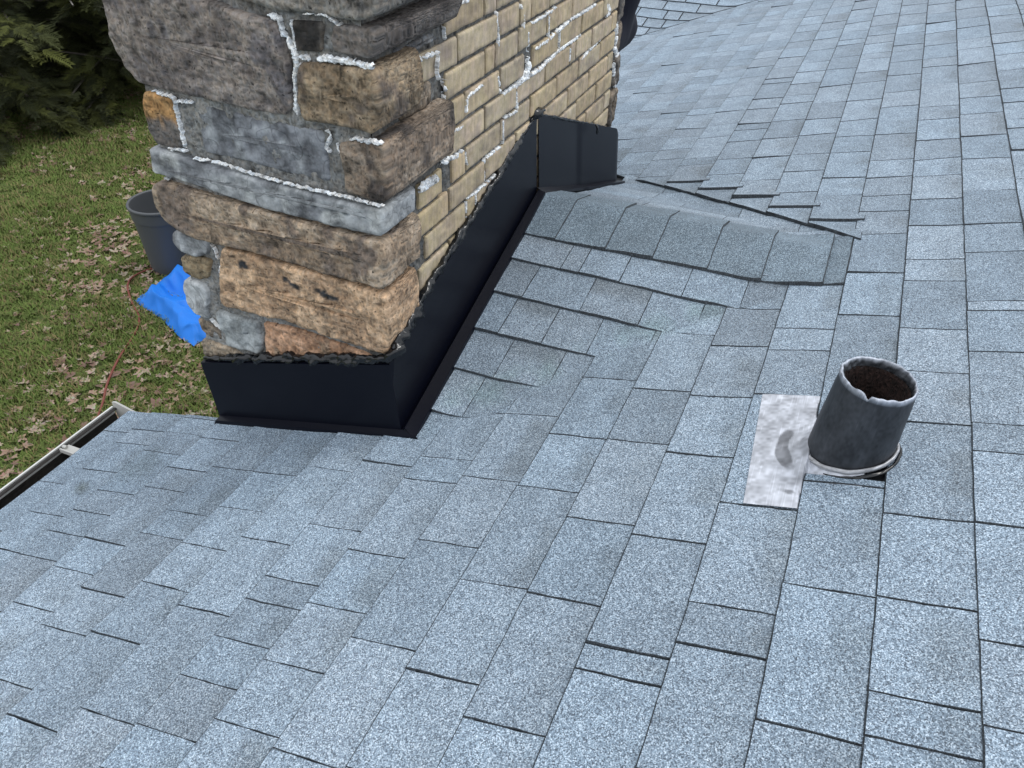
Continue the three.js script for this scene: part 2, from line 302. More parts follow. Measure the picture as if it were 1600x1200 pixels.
for (let j = -1; j <= 5; j++) { // near face of the saddle
  const rand = rng(910 + j * 7), d0 = 0.09 + 0.137 * j, va0 = Math.max(d0 * CA, -0.03), vb0 = Math.min((d0 + 0.137 + 0.02) * CA, 0.80), end = vb0 * CP + 0.2;
  if (vb0 - va0 < 0.04) continue;
  const cuts = cutList([], -0.02 + rand() * 0.05, Math.min(end, 0.9), rand, 0.10, 0.17); cuts[0] = 0.024 - 0.045 * va0;
  for (let i = 0; i + 1 < cuts.length; i++) {
    const g = 0.0004, xa = cuts[i] + g, xb = cuts[i + 1] - g, t = 0.0065 + 0.003 * rand(), pad = 0.02 + 0.07 * rand(), s = (x, v) => (v - va0) / (vb0 - va0), off = [rand() * 7, rand() * 7];
    const rect = [[xa, va0], [xb, va0], [xb, vb0], [xa, vb0]], colour = tabColour(rand, s, va0, vb0), base = 0.9 + 0.12 * (rand() - 0.5);
    const poly = clip(rect, p => (p[1] + pad) - p[0] / CP + 0.02); if (poly.length < 3 || Math.abs(area(poly)) < 3e-4) continue;
    const lift = (x, v) => 0.0008 + t * (1 - clamp(s(x, v), 0, 1)) * (1 + 0.35 * N3(x * 9, v * 3, j)) * smooth(pad + 0.03, -0.06, x / CP - v) + 0.0022 * smooth(pad + 0.03, 0, x / CP - v);
    slabs.push({ poly, lift, colour: (x, v) => colour(x, v).map(c => c * base), off, part: 'saddle_roof', cham: 0.0007 });
  }
}
for (let j = 0; j < 6; j++) { // far face of the saddle
  const rand = rng(960 + j), va0 = 1.74 - 0.137 * CA * (j + 1) - 0.02, vb0 = 1.74 - 0.137 * CA * j;
  const cuts = cutList([], 0.03, 0.95, rand, 0.16, 0.3);
  for (let i = 0; i + 1 < cuts.length; i++) {
    const xa = cuts[i] + 0.0004, xb = cuts[i + 1] - 0.0004, s = (x, v) => (vb0 - v) / (vb0 - va0), off = [rand() * 7, rand() * 7], colour = tabColour(rand, s, va0, vb0), t = 0.002 + 0.001 * rand();
    const poly = clip([[xa, Math.max(va0, 0.88)], [xb, Math.max(va0, 0.88)], [xb, vb0], [xa, vb0]], p => farLine(p[0] / CP) + 0.03 - p[1]); if (poly.length < 3 || Math.abs(area(poly)) < 3e-4) continue;
    slabs.push({ poly, lift: (x, v) => 0.0006 + t * (1 - clamp(s(x, v), 0, 1)), colour, off, part: 'saddle_roof', cham: 0.0006 });
  }
}
for (let j = 0; j < 18; j++) { // slope of the far cross gable
  const rand = rng(990 + j), va0 = 4.25 + 0.132 * j, vb0 = va0 + 0.152, cuts = cutList([], -1.5 + rand() * 0.2, (vb0 - 5.25) * CP + 0.1, rand, 0.18, 0.27);
  for (let i = 0; i + 1 < cuts.length; i++) {
    const xa = cuts[i] + 0.002, xb = cuts[i + 1] - 0.002, s = (x, v) => (v - va0) / (vb0 - va0), off = [rand() * 7, rand() * 7], colour = tabColour(rand, s, va0, vb0), t = 0.006 + 0.003 * rand();
    const poly = clip([[xa, va0], [xb, va0], [xb, vb0], [xa, vb0]], p => p[1] - p[0] / CP - 5.22); if (poly.length < 3 || Math.abs(area(poly)) < 3e-4) continue;
    slabs.push({ poly, lift: (x, v) => 0.001 + t * (1 - clamp(s(x, v), 0, 1)), colour, off, part: 'cross_gable_roof', cell: 0.06 });
  }
}
{ // split: the 300 that show largest are shingles of their own, the rest one mass
  const under = (x0, x1, v0, v1, nx, nv, ok) => { const g = gridGeo(nx, nv, (s, t) => { const x = mix(x0, x1, s), v = mix(v0, v1, t); return [x, surf(x, v) - 0.008, -v]; });
    const keep = [], I = g.index.array, P = g.attributes.position; for (let k = 0; k < I.length; k += 3) { const q = (P.getX(I[k]) + P.getX(I[k + 1]) + P.getX(I[k + 2])) / 3, w = -(P.getZ(I[k]) + P.getZ(I[k + 1]) + P.getZ(I[k + 2])) / 3; if (ok(q, w)) keep.push(I[k], I[k + 1], I[k + 2]); } g.setIndex(keep); return g; };
  const parts = { roof_slope: roof, saddle_roof: mesh('saddle_roof', under(-0.02, 0.9, 0, 1.8, 40, 70, (x, v) => v > x / CP && v < 1.75 - 0.78 * x / CP), M.deck, house),
    cross_gable_roof: mesh('cross_gable_roof', under(-1.6, 1.2, 4.2, 6.8, 30, 30, (x, v) => v > x / CP + 5.25), M.deck, house) };
  for (const s of slabs) s.size = screenSize(s.poly);
  const order = slabs.slice().sort((a, b) => b.size - a.size), rest = [];
  order.forEach((s, i) => { const far = Math.hypot(s.poly[0][0] - 0.79, s.poly[0][1] + 1.25), g = slab(s.poly, s.lift, s.colour, s.off, s.cell ?? (s.size > order[90].size ? 0.022 : 0.034), s.cham || clamp(0.0007 * far, 0.0010, 0.0024), s.butt ?? 1); if (i < 292 && s.size > 0) mesh('shingle', g, M.shingle, parts[s.part]); else rest.push(g); });
  tag(mesh('distant_shingles', mergeGeometries(rest), M.shingle, house), null, null, null, 'stuff');
  // ridge caps folded over the saddle, each lapping the one to its right
  const J = [-0.03, 0.1, 0.247, 0.378, 0.526, 0.666, 0.815, 0.864], near = [0.722, 0.722, 0.722, 0.727, 0.729, 0.727, 0.732, 0.738];
  for (let i = 0; i + 1 < J.length; i++) {
    const rand = rng(1200 + i), xa = J[i] - (i ? 0.03 : 0), xb = J[i + 1], top = i === J.length - 2 ? -0.007 : 0, off = [rand() * 7, rand() * 7], tone = 0.6 + 0.1 * rand(), ph = rand() * 20;
    const poly = [[xa, near[i]], [xb, near[i + 1]], [xb, 1.03], [xa, 1.03]];
    const lift = (x, v) => 0.010 + top + 0.0055 * (x - xa) / (xb - xa) + 0.0025 * N3(x * 8, v * 6, ph) + 0.004 * smooth(0.78, 0.72, v) * N3(x * 14, 1, ph);
    mesh('ridge_cap', slab(poly, lift, (x, v) => { const m = tone * (1 + 0.14 * fbm(x * 9, v * 9, ph, 3)); return [m * 0.95, m * 1.0, m * 1.0]; }, off, 0.02, 0.0022), M.shingle, parts.saddle_roof);
  }
}
// wall, fascia and gutter
const boxG = (x0, x1, y0, y1, z0, z1) => new THREE.BoxGeometry(x1 - x0, y1 - y0, z1 - z0).translate((x0 + x1) / 2, (y0 + y1) / 2, (z0 + z1) / 2);
mesh('wall', boxG(-0.5, 1.9, -2.2, -0.2, -7, 1.7), M.wall, house);
mesh('fascia_board', boxG(EAVE + 0.004, EAVE + 0.022, -0.42, -0.262, -0.025, 1.75), M.white, house);
mesh('fascia_board', boxG(EAVE + 0.004, EAVE + 0.022, -0.42, -0.262, -7, -1.8), M.white, house);
{
  const prof = [[0.0, -0.275], [0.0, -0.36], [-0.055, -0.37], [-0.078, -0.33], [-0.084, -0.29], [-0.088, -0.262], [-0.076, -0.258], [-0.074, -0.264]];
  const run = (z0, z1, n) => gridGeo(prof.length - 1, n, (s, t) => { const i = Math.round(s * (prof.length - 1)), z = mix(z0, z1, t); return [EAVE + 0.002 + prof[i][0], prof[i][1] + 0.0015 * N3(z * 4, i * 0.2, 8), z, s, z * 2]; });
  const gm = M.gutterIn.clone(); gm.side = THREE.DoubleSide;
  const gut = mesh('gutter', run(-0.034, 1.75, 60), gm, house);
  mesh('front_lip', new THREE.BoxGeometry(0.005, 0.03, 1.784).translate(EAVE - 0.086, -0.272, 0.858), M.white, gut);
  const cap = new THREE.Shape(prof.slice(0, 7).map(p => new THREE.Vector2(p[0], p[1] + 0.012)));
  const dull = M.white.clone(); dull.color.setRGB(0.52, 0.51, 0.48);
  mesh('end_cap', new THREE.ExtrudeGeometry(cap, { depth: 0.006, bevelEnabled: false }).translate(EAVE + 0.002, 0.006, -0.041), dull, gut);
  for (const z of [0.155, 0.78, 1.4]) { const b = mergeGeometries([new THREE.BoxGeometry(0.07, 0.004, 0.028).translate(EAVE - 0.037, -0.263, z), new THREE.BoxGeometry(0.07, 0.012, 0.004).translate(EAVE - 0.037, -0.259, z + 0.014), new THREE.CylinderGeometry(0.005, 0.005, 0.012, 10).rotateZ(Math.PI / 2).translate(EAVE - 0.07, -0.258, z)]); mesh('bracket', b, dull, gut); }
}

// ---------- the chimney ----------
const chimney = tag(grp('chimney'), 'broad chimney of rough brown and grey stones with a yellow brick side', 'chimney');
const BRX = -0.042, DEND = 1.69;
// points of a polygon outline evenly spaced, corners eased once
function outline(poly, step) {
  let p = [];
  for (let i = 0; i < poly.length; i++) { const a = poly[i], b = poly[(i + 1) % poly.length], e = Math.min(0.2, 0.006 / Math.hypot(b[0] - a[0], b[1] - a[1])); p.push([mix(a[0], b[0], e), mix(a[1], b[1], e)], [mix(a[0], b[0], 1 - e), mix(a[1], b[1], 1 - e)]); }
  const out = [];
  for (let i = 0; i < p.length; i++) { const a = p[i], b = p[(i + 1) % p.length], L = Math.hypot(b[0] - a[0], b[1] - a[1]), n = Math.max(1, Math.round(L / step)); for (let k = 0; k < n; k++) out.push([mix(a[0], b[0], k / n), mix(a[1], b[1], k / n)]); }
  return out;
}
// one rough stone: outline in (a, b), face at `proud`, reaching `depth` back; frame puts (a, b, c) in the world
function stoneGeo(polyMM, o) {
  let poly = polyMM.map(p => [p[0] / 1000, p[1] / 1000]); if (area(poly) < 0) poly.reverse();
  const step = o.step ?? 0.0075, B = outline(poly, step), n = B.length, sd = o.seed * 3.7;
  let a0 = 1e9, a1 = -1e9, b0 = 1e9, b1 = -1e9; for (const [a, b] of B) { a0 = Math.min(a0, a); a1 = Math.max(a1, a); b0 = Math.min(b0, b); b1 = Math.max(b1, b); }
  const hh = Math.min(a1 - a0, b1 - b0) / 2, wide = a1 - a0 > b1 - b0, ca = (a0 + a1) / 2, cb = (b0 + b1) / 2;
  const axis = ([a, b]) => wide ? [clamp(a, a0 + hh * 0.8, a1 - hh * 0.8), cb + 0.12 * (b - cb)] : [ca + 0.12 * (a - ca), clamp(b, b0 + hh * 0.8, b1 - hh * 0.8)];
  const fr = Math.max(5, Math.round(hh / (step * 0.8))), back = Math.max(3, Math.round(o.depth / (o.backStep ?? 0.014))), round = o.round ?? 0.0045, amp = o.amp ?? 0.006, nrm = B.map((p, i) => { const q = B[(i + 1) % n], w = B[(i + n - 1) % n], l = Math.hypot(q[0] - w[0], q[1] - w[1]) || 1; return [Math.abs(q[1] - w[1]) / l, Math.abs(q[0] - w[0]) / l]; });
  const rows = [], lum = [];
  for (let r = fr; r >= 0; r--) { // face rings, from the middle out to the arris
    const t = r / fr;
    rows.push(B.map(p => { const m = axis(p), a = mix(p[0], m[0], t), b = mix(p[1], m[1], t), d = t * Math.hypot(p[0] - m[0], p[1] - m[1]), e = Math.min(1, d / round);
      return [a, b, o.proud - round * 0.9 * (1 - Math.sqrt(Math.max(0, 1 - (1 - e) * (1 - e)))) + (o.tilt ? o.tilt[0] * (a - ca) + o.tilt[1] * (b - cb) : 0), 0]; }));
  }
  for (let r = 1; r <= back; r++) rows.push(B.map(p => [p[0], p[1], o.proud - round * 0.9 - (o.depth - round) * r / back, 1]));
  const P = [], U = [], C = [], I = [];
  for (const row of rows) for (let vi = 0; vi < n; vi++) { const [a, b, c, side] = row[vi];
    const f = o.freq ?? 9, k = Math.max(0, (a - ca)), nz = fbm(a * f + sd, b * f * 1.2, c * f, 4), nf = fbm(a * 42 + sd, b * 42, c * 42, 3), ridge = Math.abs(fbm(a * 15 - sd, b * 15, c * 15 + 4, 3));
    const chis = Math.abs(fbm(a * 30 + sd, b * 26, c * 30, 2)), push = amp * (1.1 * nz + 0.9 * nf - 1.7 * ridge - 1.1 * chis + 0.75);
    const outA = side ? (a - ca) / Math.max(0.02, a1 - a0) * 2 : 0.4 * nf * amp / 0.006, outB = side ? (b - cb) / Math.max(0.02, b1 - b0) * 2 : 0;
    const A = a + (side ? push * outA * 0.4 : 0.0012 * nf), Bq = b + (side ? push * outB * 0.15 : 0.0012 * nz), Cq = c + (side ? 0 : push);
    const w = o.frame(A, Bq, Cq); P.push(...w); U.push((A - (side ? c * nrm[vi][0] : 0)) / ROCK_TILE + sd, (Bq - (side ? c * nrm[vi][1] : 0)) / ROCK_TILE + sd);
    C.push(...o.colour(a, b, c, nz, nf));
  }
  for (let r = 0; r + 1 < rows.length; r++) for (let i = 0; i < n; i++) { const a = r * n + i, b = r * n + (i + 1) % n, c = a + n, d = b + n; o.frame === SIDEF ? I.push(a, c, b, b, c, d) : I.push(a, c, b, b, c, d); }
  for (let i = 1; i + 1 < n; i++) I.push(0, i, i + 1);
  const g = new THREE.BufferGeometry();
  g.setAttribute('position', new THREE.Float32BufferAttribute(P, 3)); g.setAttribute('uv', new THREE.Float32BufferAttribute(U, 2)); g.setAttribute('color', new THREE.Float32BufferAttribute(C, 3));
  g.setIndex(I); g.computeVertexNormals(); return g;
}
const FRONTF = (a, b, c) => [a, b, -0.06 + c];          // front face, c forward to +z
const SIDEF = (a, b, c) => [BRX - 0.012 + c, b, -a];      // brick side, a runs away along -z
const blend = (...cs) => (a, b, c, n, f) => { // two or three tones in cloudy patches with dark pits
  const t = smooth(-0.16, 0.16, n + 0.35 * f), q = cs.length > 2 ? smooth(0.08, 0.22, fbm(a * 17 + 5, b * 9, c * 9 + 2, 3)) : 0, k = 1.55 * (1 + 0.5 * f);
  return [0, 1, 2].map(i => mix(mix(cs[0][i], cs[1][i], t), cs.length > 2 ? cs[2][i] : 0, q) * k);
};
const ST = [ // outline (mm on the face), tones (linear), options
  [[[-611, 897], [-613, 868], [-615, 835], [-620, 797], [-605, 748], [-583, 719], [-549, 712], [-438, 708], [-345, 705], [-270, 701], [-216, 705], [-206, 733], [-197, 790], [-201, 822], [-210, 855], [-220, 876], [-237, 878], [-302, 883], [-340, 893], [-409, 909]], blend([0.17, 0.147, 0.137], [0.265, 0.23, 0.205], [0.15, 0.135, 0.136]), { proud: 0.03, depth: 0.2, amp: 0.007, tilt: [0, 0.06], left: 1 }],
  [[[-357, 914], [-261, 900], [-206, 894], [-138, 898], [-99, 897], [-73, 894], [-29, 897], [-5, 908], [6, 921], [8, 960], [-118, 975], [-357, 970]], blend([0.15, 0.137, 0.125], [0.235, 0.217, 0.193]), { proud: 0.026, depth: 0.3 }],
  [[[-185, 880], [-115, 884], [-124, 832], [-156, 830], [-181, 829], [-183, 852]], blend([0.10, 0.088, 0.075], [0.18, 0.15, 0.12], [0.03, 0.027, 0.025]), { proud: 0.024, depth: 0.06 }],
  [[[-93, 884], [-48, 884], [-7, 886], [-5, 868], [-21, 834], [-67, 834], [-101, 838], [-101, 861]], blend([0.10, 0.086, 0.08], [0.165, 0.146, 0.133]), { proud: 0.022, depth: 0.33 }],
  [[[-176, 808], [-120, 814], [-21, 815], [-12, 780], [-10, 745], [-27, 699], [-95, 704], [-181, 703], [-189, 741]], blend([0.21, 0.155, 0.10], [0.32, 0.245, 0.165], [0.14, 0.11, 0.088]), { proud: 0.028, depth: 0.17, amp: 0.007 }],
  [[[-574, 698], [-553, 703], [-502, 694], [-502, 666], [-498, 633], [-504, 593], [-533, 586], [-578, 590], [-586, 615], [-585, 636], [-584, 674]], (a, b, c, n, f) => { const o = smooth(-0.01, 0.012, b - 0.645 + 0.15 * (a + 0.55) + 0.05 * n), k = 1.5 * (1 + 0.5 * f); return [mix(0.15, 0.42, o) * k, mix(0.135, 0.24, o) * k, mix(0.125, 0.10, o) * k]; }, { proud: 0.024, depth: 0.2, left: 1 }],
  [[[-451, 692], [-386, 693], [-320, 685], [-197, 686], [-144, 681], [-143, 634], [-139, 579], [-243, 581], [-340, 589], [-453, 589], [-452, 640]], blend([0.15, 0.155, 0.17], [0.24, 0.25, 0.27], [0.33, 0.345, 0.36]), { proud: 0.016, depth: 0.08, amp: 0.005, freq: 7 }],
  [[[-110, 667], [-68, 680], [-12, 680], [-7, 630], [-12, 565], [-58, 563], [-105, 571], [-106, 620]], blend([0.21, 0.16, 0.12], [0.295, 0.235, 0.18], [0.08, 0.066, 0.058]), { proud: 0.022, depth: 0.29, amp: 0.008 }],
  [[[-588, 582], [-550, 579], [-478, 572], [-345, 563], [-247, 558], [-105, 552], [-16, 552], [-20, 495], [-112, 492], [-208, 495], [-308, 497], [-409, 509], [-486, 517], [-594, 525], [-591, 552]], blend([0.20, 0.207, 0.22], [0.35, 0.36, 0.365], [0.47, 0.48, 0.47]), { proud: 0.034, depth: 0.13, amp: 0.0045, round: 0.006, left: 1 }],
  [[[-605, 493], [-573, 508], [-509, 501], [-341, 493], [-181, 485], [-22, 483], [-15, 445], [-25, 374], [-165, 375], [-295, 384], [-415, 384], [-504, 382], [-555, 397], [-594, 419], [-607, 455]], blend([0.275, 0.205, 0.145], [0.41, 0.32, 0.235], [0.19, 0.148, 0.118]), { proud: 0.036, depth: 0.15, amp: 0.008, left: 1 }],
  [[[-442, 377], [-296, 372], [-160, 368], [-24, 359], [-20, 311], [-22, 245], [-36, 204], [-107, 206], [-208, 213], [-324, 220], [-484, 215], [-473, 273]], (a, b, c, n, f) => { // three coal-black lichen marks sit on this stone
    const t = smooth(-0.16, 0.16, n + 0.3 * f), k = 1.5 * (1 + 0.55 * f); let q = [mix(0.41, 0.56, t) * k, mix(0.275, 0.385, t) * k, mix(0.175, 0.245, t) * k];
    for (const [x, y, w, h, s] of [[-0.392, 0.345, 0.022, 0.011, 0], [-0.262, 0.331, 0.026, 0.010, -0.25], [-0.172, 0.322, 0.034, 0.011, -0.2]]) { const dx = a - x, dy = b - y - s * dx, d = Math.hypot(dx / w, dy / h) + 1.6 * f; if (d < 0.9) q = q.map((v, i) => mix([0.055, 0.06, 0.066][i] * (1 + 2 * f), v, smooth(0.6, 0.9, d))); }
    return q; }, { proud: 0.033, depth: 0.13, amp: 0.009 }],
  [[[-594, 376], [-569, 385], [-485, 381], [-496, 341], [-543, 325], [-584, 332], [-597, 351]], blend([0.20, 0.205, 0.215], [0.38, 0.39, 0.40], [0.13, 0.13, 0.135]), { proud: 0.022, depth: 0.18, amp: 0.0065, left: 1, freq: 12 }],
  [[[-586, 315], [-541, 328], [-495, 328], [-511, 278], [-543, 264], [-587, 275]], blend([0.11, 0.085, 0.055], [0.26, 0.20, 0.125], [0.07, 0.055, 0.042]), { proud: 0.022, depth: 0.18, amp: 0.006, left: 1, freq: 12 }],
  [[[-588, 257], [-534, 260], [-520, 239], [-539, 178], [-537, 159], [-579, 160], [-598, 183], [-598, 231]], blend([0.34, 0.35, 0.355], [0.50, 0.51, 0.51], [0.22, 0.225, 0.23]), { proud: 0.024, depth: 0.2, amp: 0.0065, left: 1, freq: 11 }],
  [[[-582, 147], [-537, 147], [-515, 127], [-512, 99], [-543, 93], [-575, 109]], blend([0.17, 0.14, 0.11], [0.30, 0.24, 0.18]), { proud: 0.018, depth: 0.18, left: 1, freq: 13 }],
  [[[-585, 83], [-550, 88], [-486, 80], [-424, 72], [-440, 20], [-566, -20], [-587, 40]], blend([0.20, 0.165, 0.125], [0.34, 0.275, 0.205]), { proud: 0.02, depth: 0.18, left: 1 }],
  [[[-510, 191], [-469, 188], [-412, 193], [-387, 193], [-382, 138], [-397, 96], [-453, 92], [-501, 92], [-501, 123], [-511, 157]], blend([0.42, 0.44, 0.44], [0.58, 0.60, 0.595], [0.33, 0.345, 0.34]), { proud: 0.028, depth: 0.06, amp: 0.006, freq: 11 }],
  [[[-373, 195], [-268, 198], [-154, 190], [-60, 178], [-40, 120], [-390, 30], [-381, 132]], blend([0.40, 0.235, 0.145], [0.52, 0.32, 0.205], [0.31, 0.22, 0.15]), { proud: 0.022, depth: 0.06, amp: 0.008 }],
  [[[-600, 1010], [-560, 930], [-375, 922], [-372, 1015], [-420, 1060], [-590, 1060]], blend([0.15, 0.13, 0.115], [0.23, 0.2, 0.175]), { proud: 0.03, depth: 0.2, left: 1 }],
  [[[-360, 985], [-120, 990], [-10, 975], [-8, 1070], [-200, 1085], [-355, 1080]], blend([0.18, 0.15, 0.12], [0.27, 0.22, 0.17]), { proud: 0.03, depth: 0.25 }],
  [[[-595, 1075], [-330, 1100], [-20, 1090], [-15, 1180], [-300, 1190], [-595, 1180]], blend([0.16, 0.16, 0.165], [0.26, 0.26, 0.26]), { proud: 0.03, depth: 0.25, left: 1 }],
];
const SMOOTH = new Set([6, 8, 11, 13, 16, 20]); // the grey, finer stones
ST.forEach(([poly, colour, o], i) => mesh('stone', stoneGeo(poly, { ...o, colour, seed: i + 1, frame: FRONTF }), SMOOTH.has(i) ? M.limestone : M.rock, chimney));
// stones that turn the corner onto the brick side, and those at its far end
const darkS = blend([0.105, 0.09, 0.08], [0.17, 0.15, 0.13], [0.055, 0.05, 0.047]), browns = blend([0.16, 0.13, 0.10], [0.23, 0.185, 0.14], [0.07, 0.062, 0.055]), greys = blend([0.13, 0.13, 0.135], [0.22, 0.22, 0.222]);
[[[[172, 735], [285, 729], [292, 678], [160, 682]], browns, { proud: 0.012, depth: 0.05 }], [[[85, 925], [150, 905], [190, 960], [90, 965]], greys, { proud: 0.014, depth: 0.05 }],
 [[[60, 872], [129, 879], [311, 861], [318, 826], [122, 828], [58, 833]], darkS, { proud: 0.018, depth: 0.05 }], [[[150, 820], [310, 818], [330, 800], [150, 797]], greys, { proud: 0.008, depth: 0.04 }],
 [[[72, 666], [250, 672], [285, 640], [283, 575], [250, 552], [123, 562], [62, 561]], blend([0.15, 0.125, 0.11], [0.215, 0.19, 0.17], [0.07, 0.06, 0.055]), { proud: 0.016, depth: 0.05, amp: 0.008 }],
 [[[62, 545], [119, 534], [125, 490], [60, 493]], greys, { proud: 0.018, depth: 0.05 }], [[[38, 478], [125, 474], [140, 420], [130, 355], [45, 376]], browns, { proud: 0.014, depth: 0.05, amp: 0.008 }], [[[54, 348], [133, 338], [140, 258], [120, 200], [62, 205]], browns, { proud: 0.014, depth: 0.05 }],
 [[[1645, 640], [1700, 650], [1705, 575], [1640, 560]], darkS, { proud: 0.012, depth: 0.05 }], [[[1650, 548], [1705, 560], [1712, 470], [1655, 455]], browns, { proud: 0.010, depth: 0.05 }], [[[1655, 440], [1708, 452], [1712, 340], [1650, 350]], darkS, { proud: 0.014, depth: 0.05, amp: 0.009 }], [[[1625, 330], [1700, 335], [1715, 220], [1640, 190]], browns, { proud: 0.016, depth: 0.05, amp: 0.009 }],
 [[[1640, 720], [1700, 735], [1705, 660], [1650, 650]], blend([0.16, 0.12, 0.06], [0.24, 0.18, 0.09]), { proud: 0.012, depth: 0.05 }], [[[1640, 860], [1700, 860], [1705, 745], [1640, 735]], darkS, { proud: 0.012, depth: 0.05 }],
].forEach(([poly, colour, o], i) => mesh('stone', stoneGeo(poly, { ...o, colour, seed: 60 + i, frame: SIDEF, step: 0.01 }), M.rock, chimney));
// bricks, laid in running bond
{
  const BEDS = k => 0.794 - 0.0655 * k, tiltV = 0.012;
  const START = { '-6': 0.2, '-5': 0.2, '-4': 0.2, '-3': 0.2, '-2': 0.22, '-1': 0.355, 0: 0.355, 1: 0.205, 2: 0.353, 3: 0.356, 4: 0.357, 5: 0.215, 6: 0.188, 7: 0.235, 8: 0.197, 9: 0.188, 10: 0.2, 11: 0.2, 12: 0.2, 13: 0.2 };
  const EXTRA = { 0: [0.62], 1: [0.839], 2: [0.619], 4: [1.215], 7: [0.504], 5: [0.37], 3: [] }, GAPS = { 3: [[0.80, 0.862]], 5: [[0.322, 0.378]] };
  const crack = new Set([1, 2]);
  for (let k = -6; k <= 13; k++) {
    const rand = rng(3000 + k), odd = Math.abs(k) % 2 === 1, joints = [START[k]];
    for (let i = 0; i < 8; i++) { const q = (odd ? 0.449 : 0.355) + (odd ? 0.2025 : 0.2015) * i + (rand() - 0.5) * 0.008; if (q > joints[0] + 0.03 && q < 1.6) joints.push(q); }
    if (k === 1) joints.splice(1, joints.length, 0.417, 0.632, 0.766, 0.972, 1.165, 1.362, 1.56);
    for (const e of EXTRA[k] || []) joints.push(e); joints.sort((a, b) => a - b); joints.push(1.632);
    for (let i = 0; i + 1 < joints.length; i++) {
      let v0 = joints[i] + (i ? 0.0055 : 0.002), v1 = joints[i + 1] - 0.0055; for (const [a, b] of GAPS[k] || []) { if (v0 < b && v1 > b) { if (v0 > a - 0.01) v0 = b; } if (v1 > a && v0 < a) v1 = Math.min(v1, a); }
      if (v1 - v0 < 0.02) continue;
      const vm = (v0 + v1) / 2; if (BEDS(k) < -0.1 + (vm < 0.9 ? vm * 0.26 : (1.8 - vm) * 0.26)) continue;
      const y0 = BEDS(k) + tiltV * (vm - 0.5) + 0.0052 + 0.0015 * (rand() - 0.5), y1 = y0 + 0.0557 + 0.001 * rand(), pr = 0.001 + 0.003 * rand(), ry = (rand() - 0.5) * 0.012, nx = 8, ny = 4, dep = 0.07;
      const t = 0.84 + 0.26 * rand(), h = rand() - 0.4, base = [0.65 * t * (1 + 0.05 * h), 0.525 * t, 0.36 * t * (1 - 0.14 * h)], off = rand() * 5, sd = rand() * 30;
      const W = (a, b, c) => { // rounded, slightly chipped arrises
        const ea = Math.min(a - v0, v1 - a), eb = Math.min(b - y0, y1 - b), chip = 0.0025 * Math.max(0, N3(a * 60, b * 60, sd) + 0.15), r = 0.0022 + chip, e = Math.min(ea, eb), dx = c === 0 && e < r ? -(r - e) * (r - e) / r * 1.1 - (e < 1e-5 ? chip : 0) : 0;
        return [BRX + pr + dx + c + ry * (a - vm) + 0.0008 * N3(a * 25, b * 25, sd), b, -a]; };
      const P = [], U = [], C = [], I = []; const xs = [0, 0.003, 0.008, ...Array.from({ length: nx }, (_, q) => mix(0.02, v1 - v0 - 0.02, q / (nx - 1))), v1 - v0 - 0.008, v1 - v0 - 0.003, v1 - v0].filter((q, z, A) => q >= 0 && q <= v1 - v0).sort((a, b) => a - b);
      const ys = [0, 0.003, 0.008, ...Array.from({ length: ny }, (_, q) => mix(0.014, y1 - y0 - 0.014, q / (ny - 1))), y1 - y0 - 0.008, y1 - y0 - 0.003, y1 - y0];
      const grimeS = rand() * 9, add = (w, a, b, g) => { P.push(...w); U.push((a + off) / 0.4, (b + off) / 0.4);
        const n = fbm(a * 12 + grimeS, b * 20, 2.2, 3), d = smooth(0.12, 0.34, n + 0.06) * 0.32, q = (1 - d) * (g ? 0.92 : 1) * (1 + 0.25 * n); C.push(base[0] * q, base[1] * q * (1 + 0.02 * d), base[2] * q * (1 + 0.2 * d)); };
      const nxs = xs.length, nys = ys.length;
      for (const b of ys) for (const a of xs) add(W(v0 + a, y0 + b, 0), v0 + a, y0 + b, 0);
      for (let j = 0; j + 1 < nys; j++) for (let q = 0; q + 1 < nxs; q++) { const a = j * nxs + q; I.push(a, a + 1, a + nxs, a + 1, a + nxs + 1, a + nxs); }
      const rim = [...xs.map(a => [a, 0]), ...ys.slice(1).map(b => [v1 - v0, b]), ...xs.slice(0, -1).reverse().map(a => [a, y1 - y0]), ...ys.slice(1, -1).reverse().map(b => [0, b])], s0 = P.length / 3;
      for (const [a, b] of rim) { add(W(v0 + a, y0 + b, 0), v0 + a, y0 + b, 1); const w = W(v0 + a, y0 + b, 0); w[0] -= dep; add(w, v0 + a + dep, y0 + b, 1); }
      for (let q = 0; q < rim.length; q++) { const a = s0 + q * 2, b = s0 + ((q + 1) % rim.length) * 2; I.push(a, a + 1, b, b, a + 1, b + 1); }
      const g = new THREE.BufferGeometry(); g.setAttribute('position', new THREE.Float32BufferAttribute(P, 3)); g.setAttribute('uv', new THREE.Float32BufferAttribute(U, 2)); g.setAttribute('color', new THREE.Float32BufferAttribute(C, 3)); g.setIndex(I); g.computeVertexNormals();
      mesh('brick', g, M.brick, chimney);
    }
  }
}
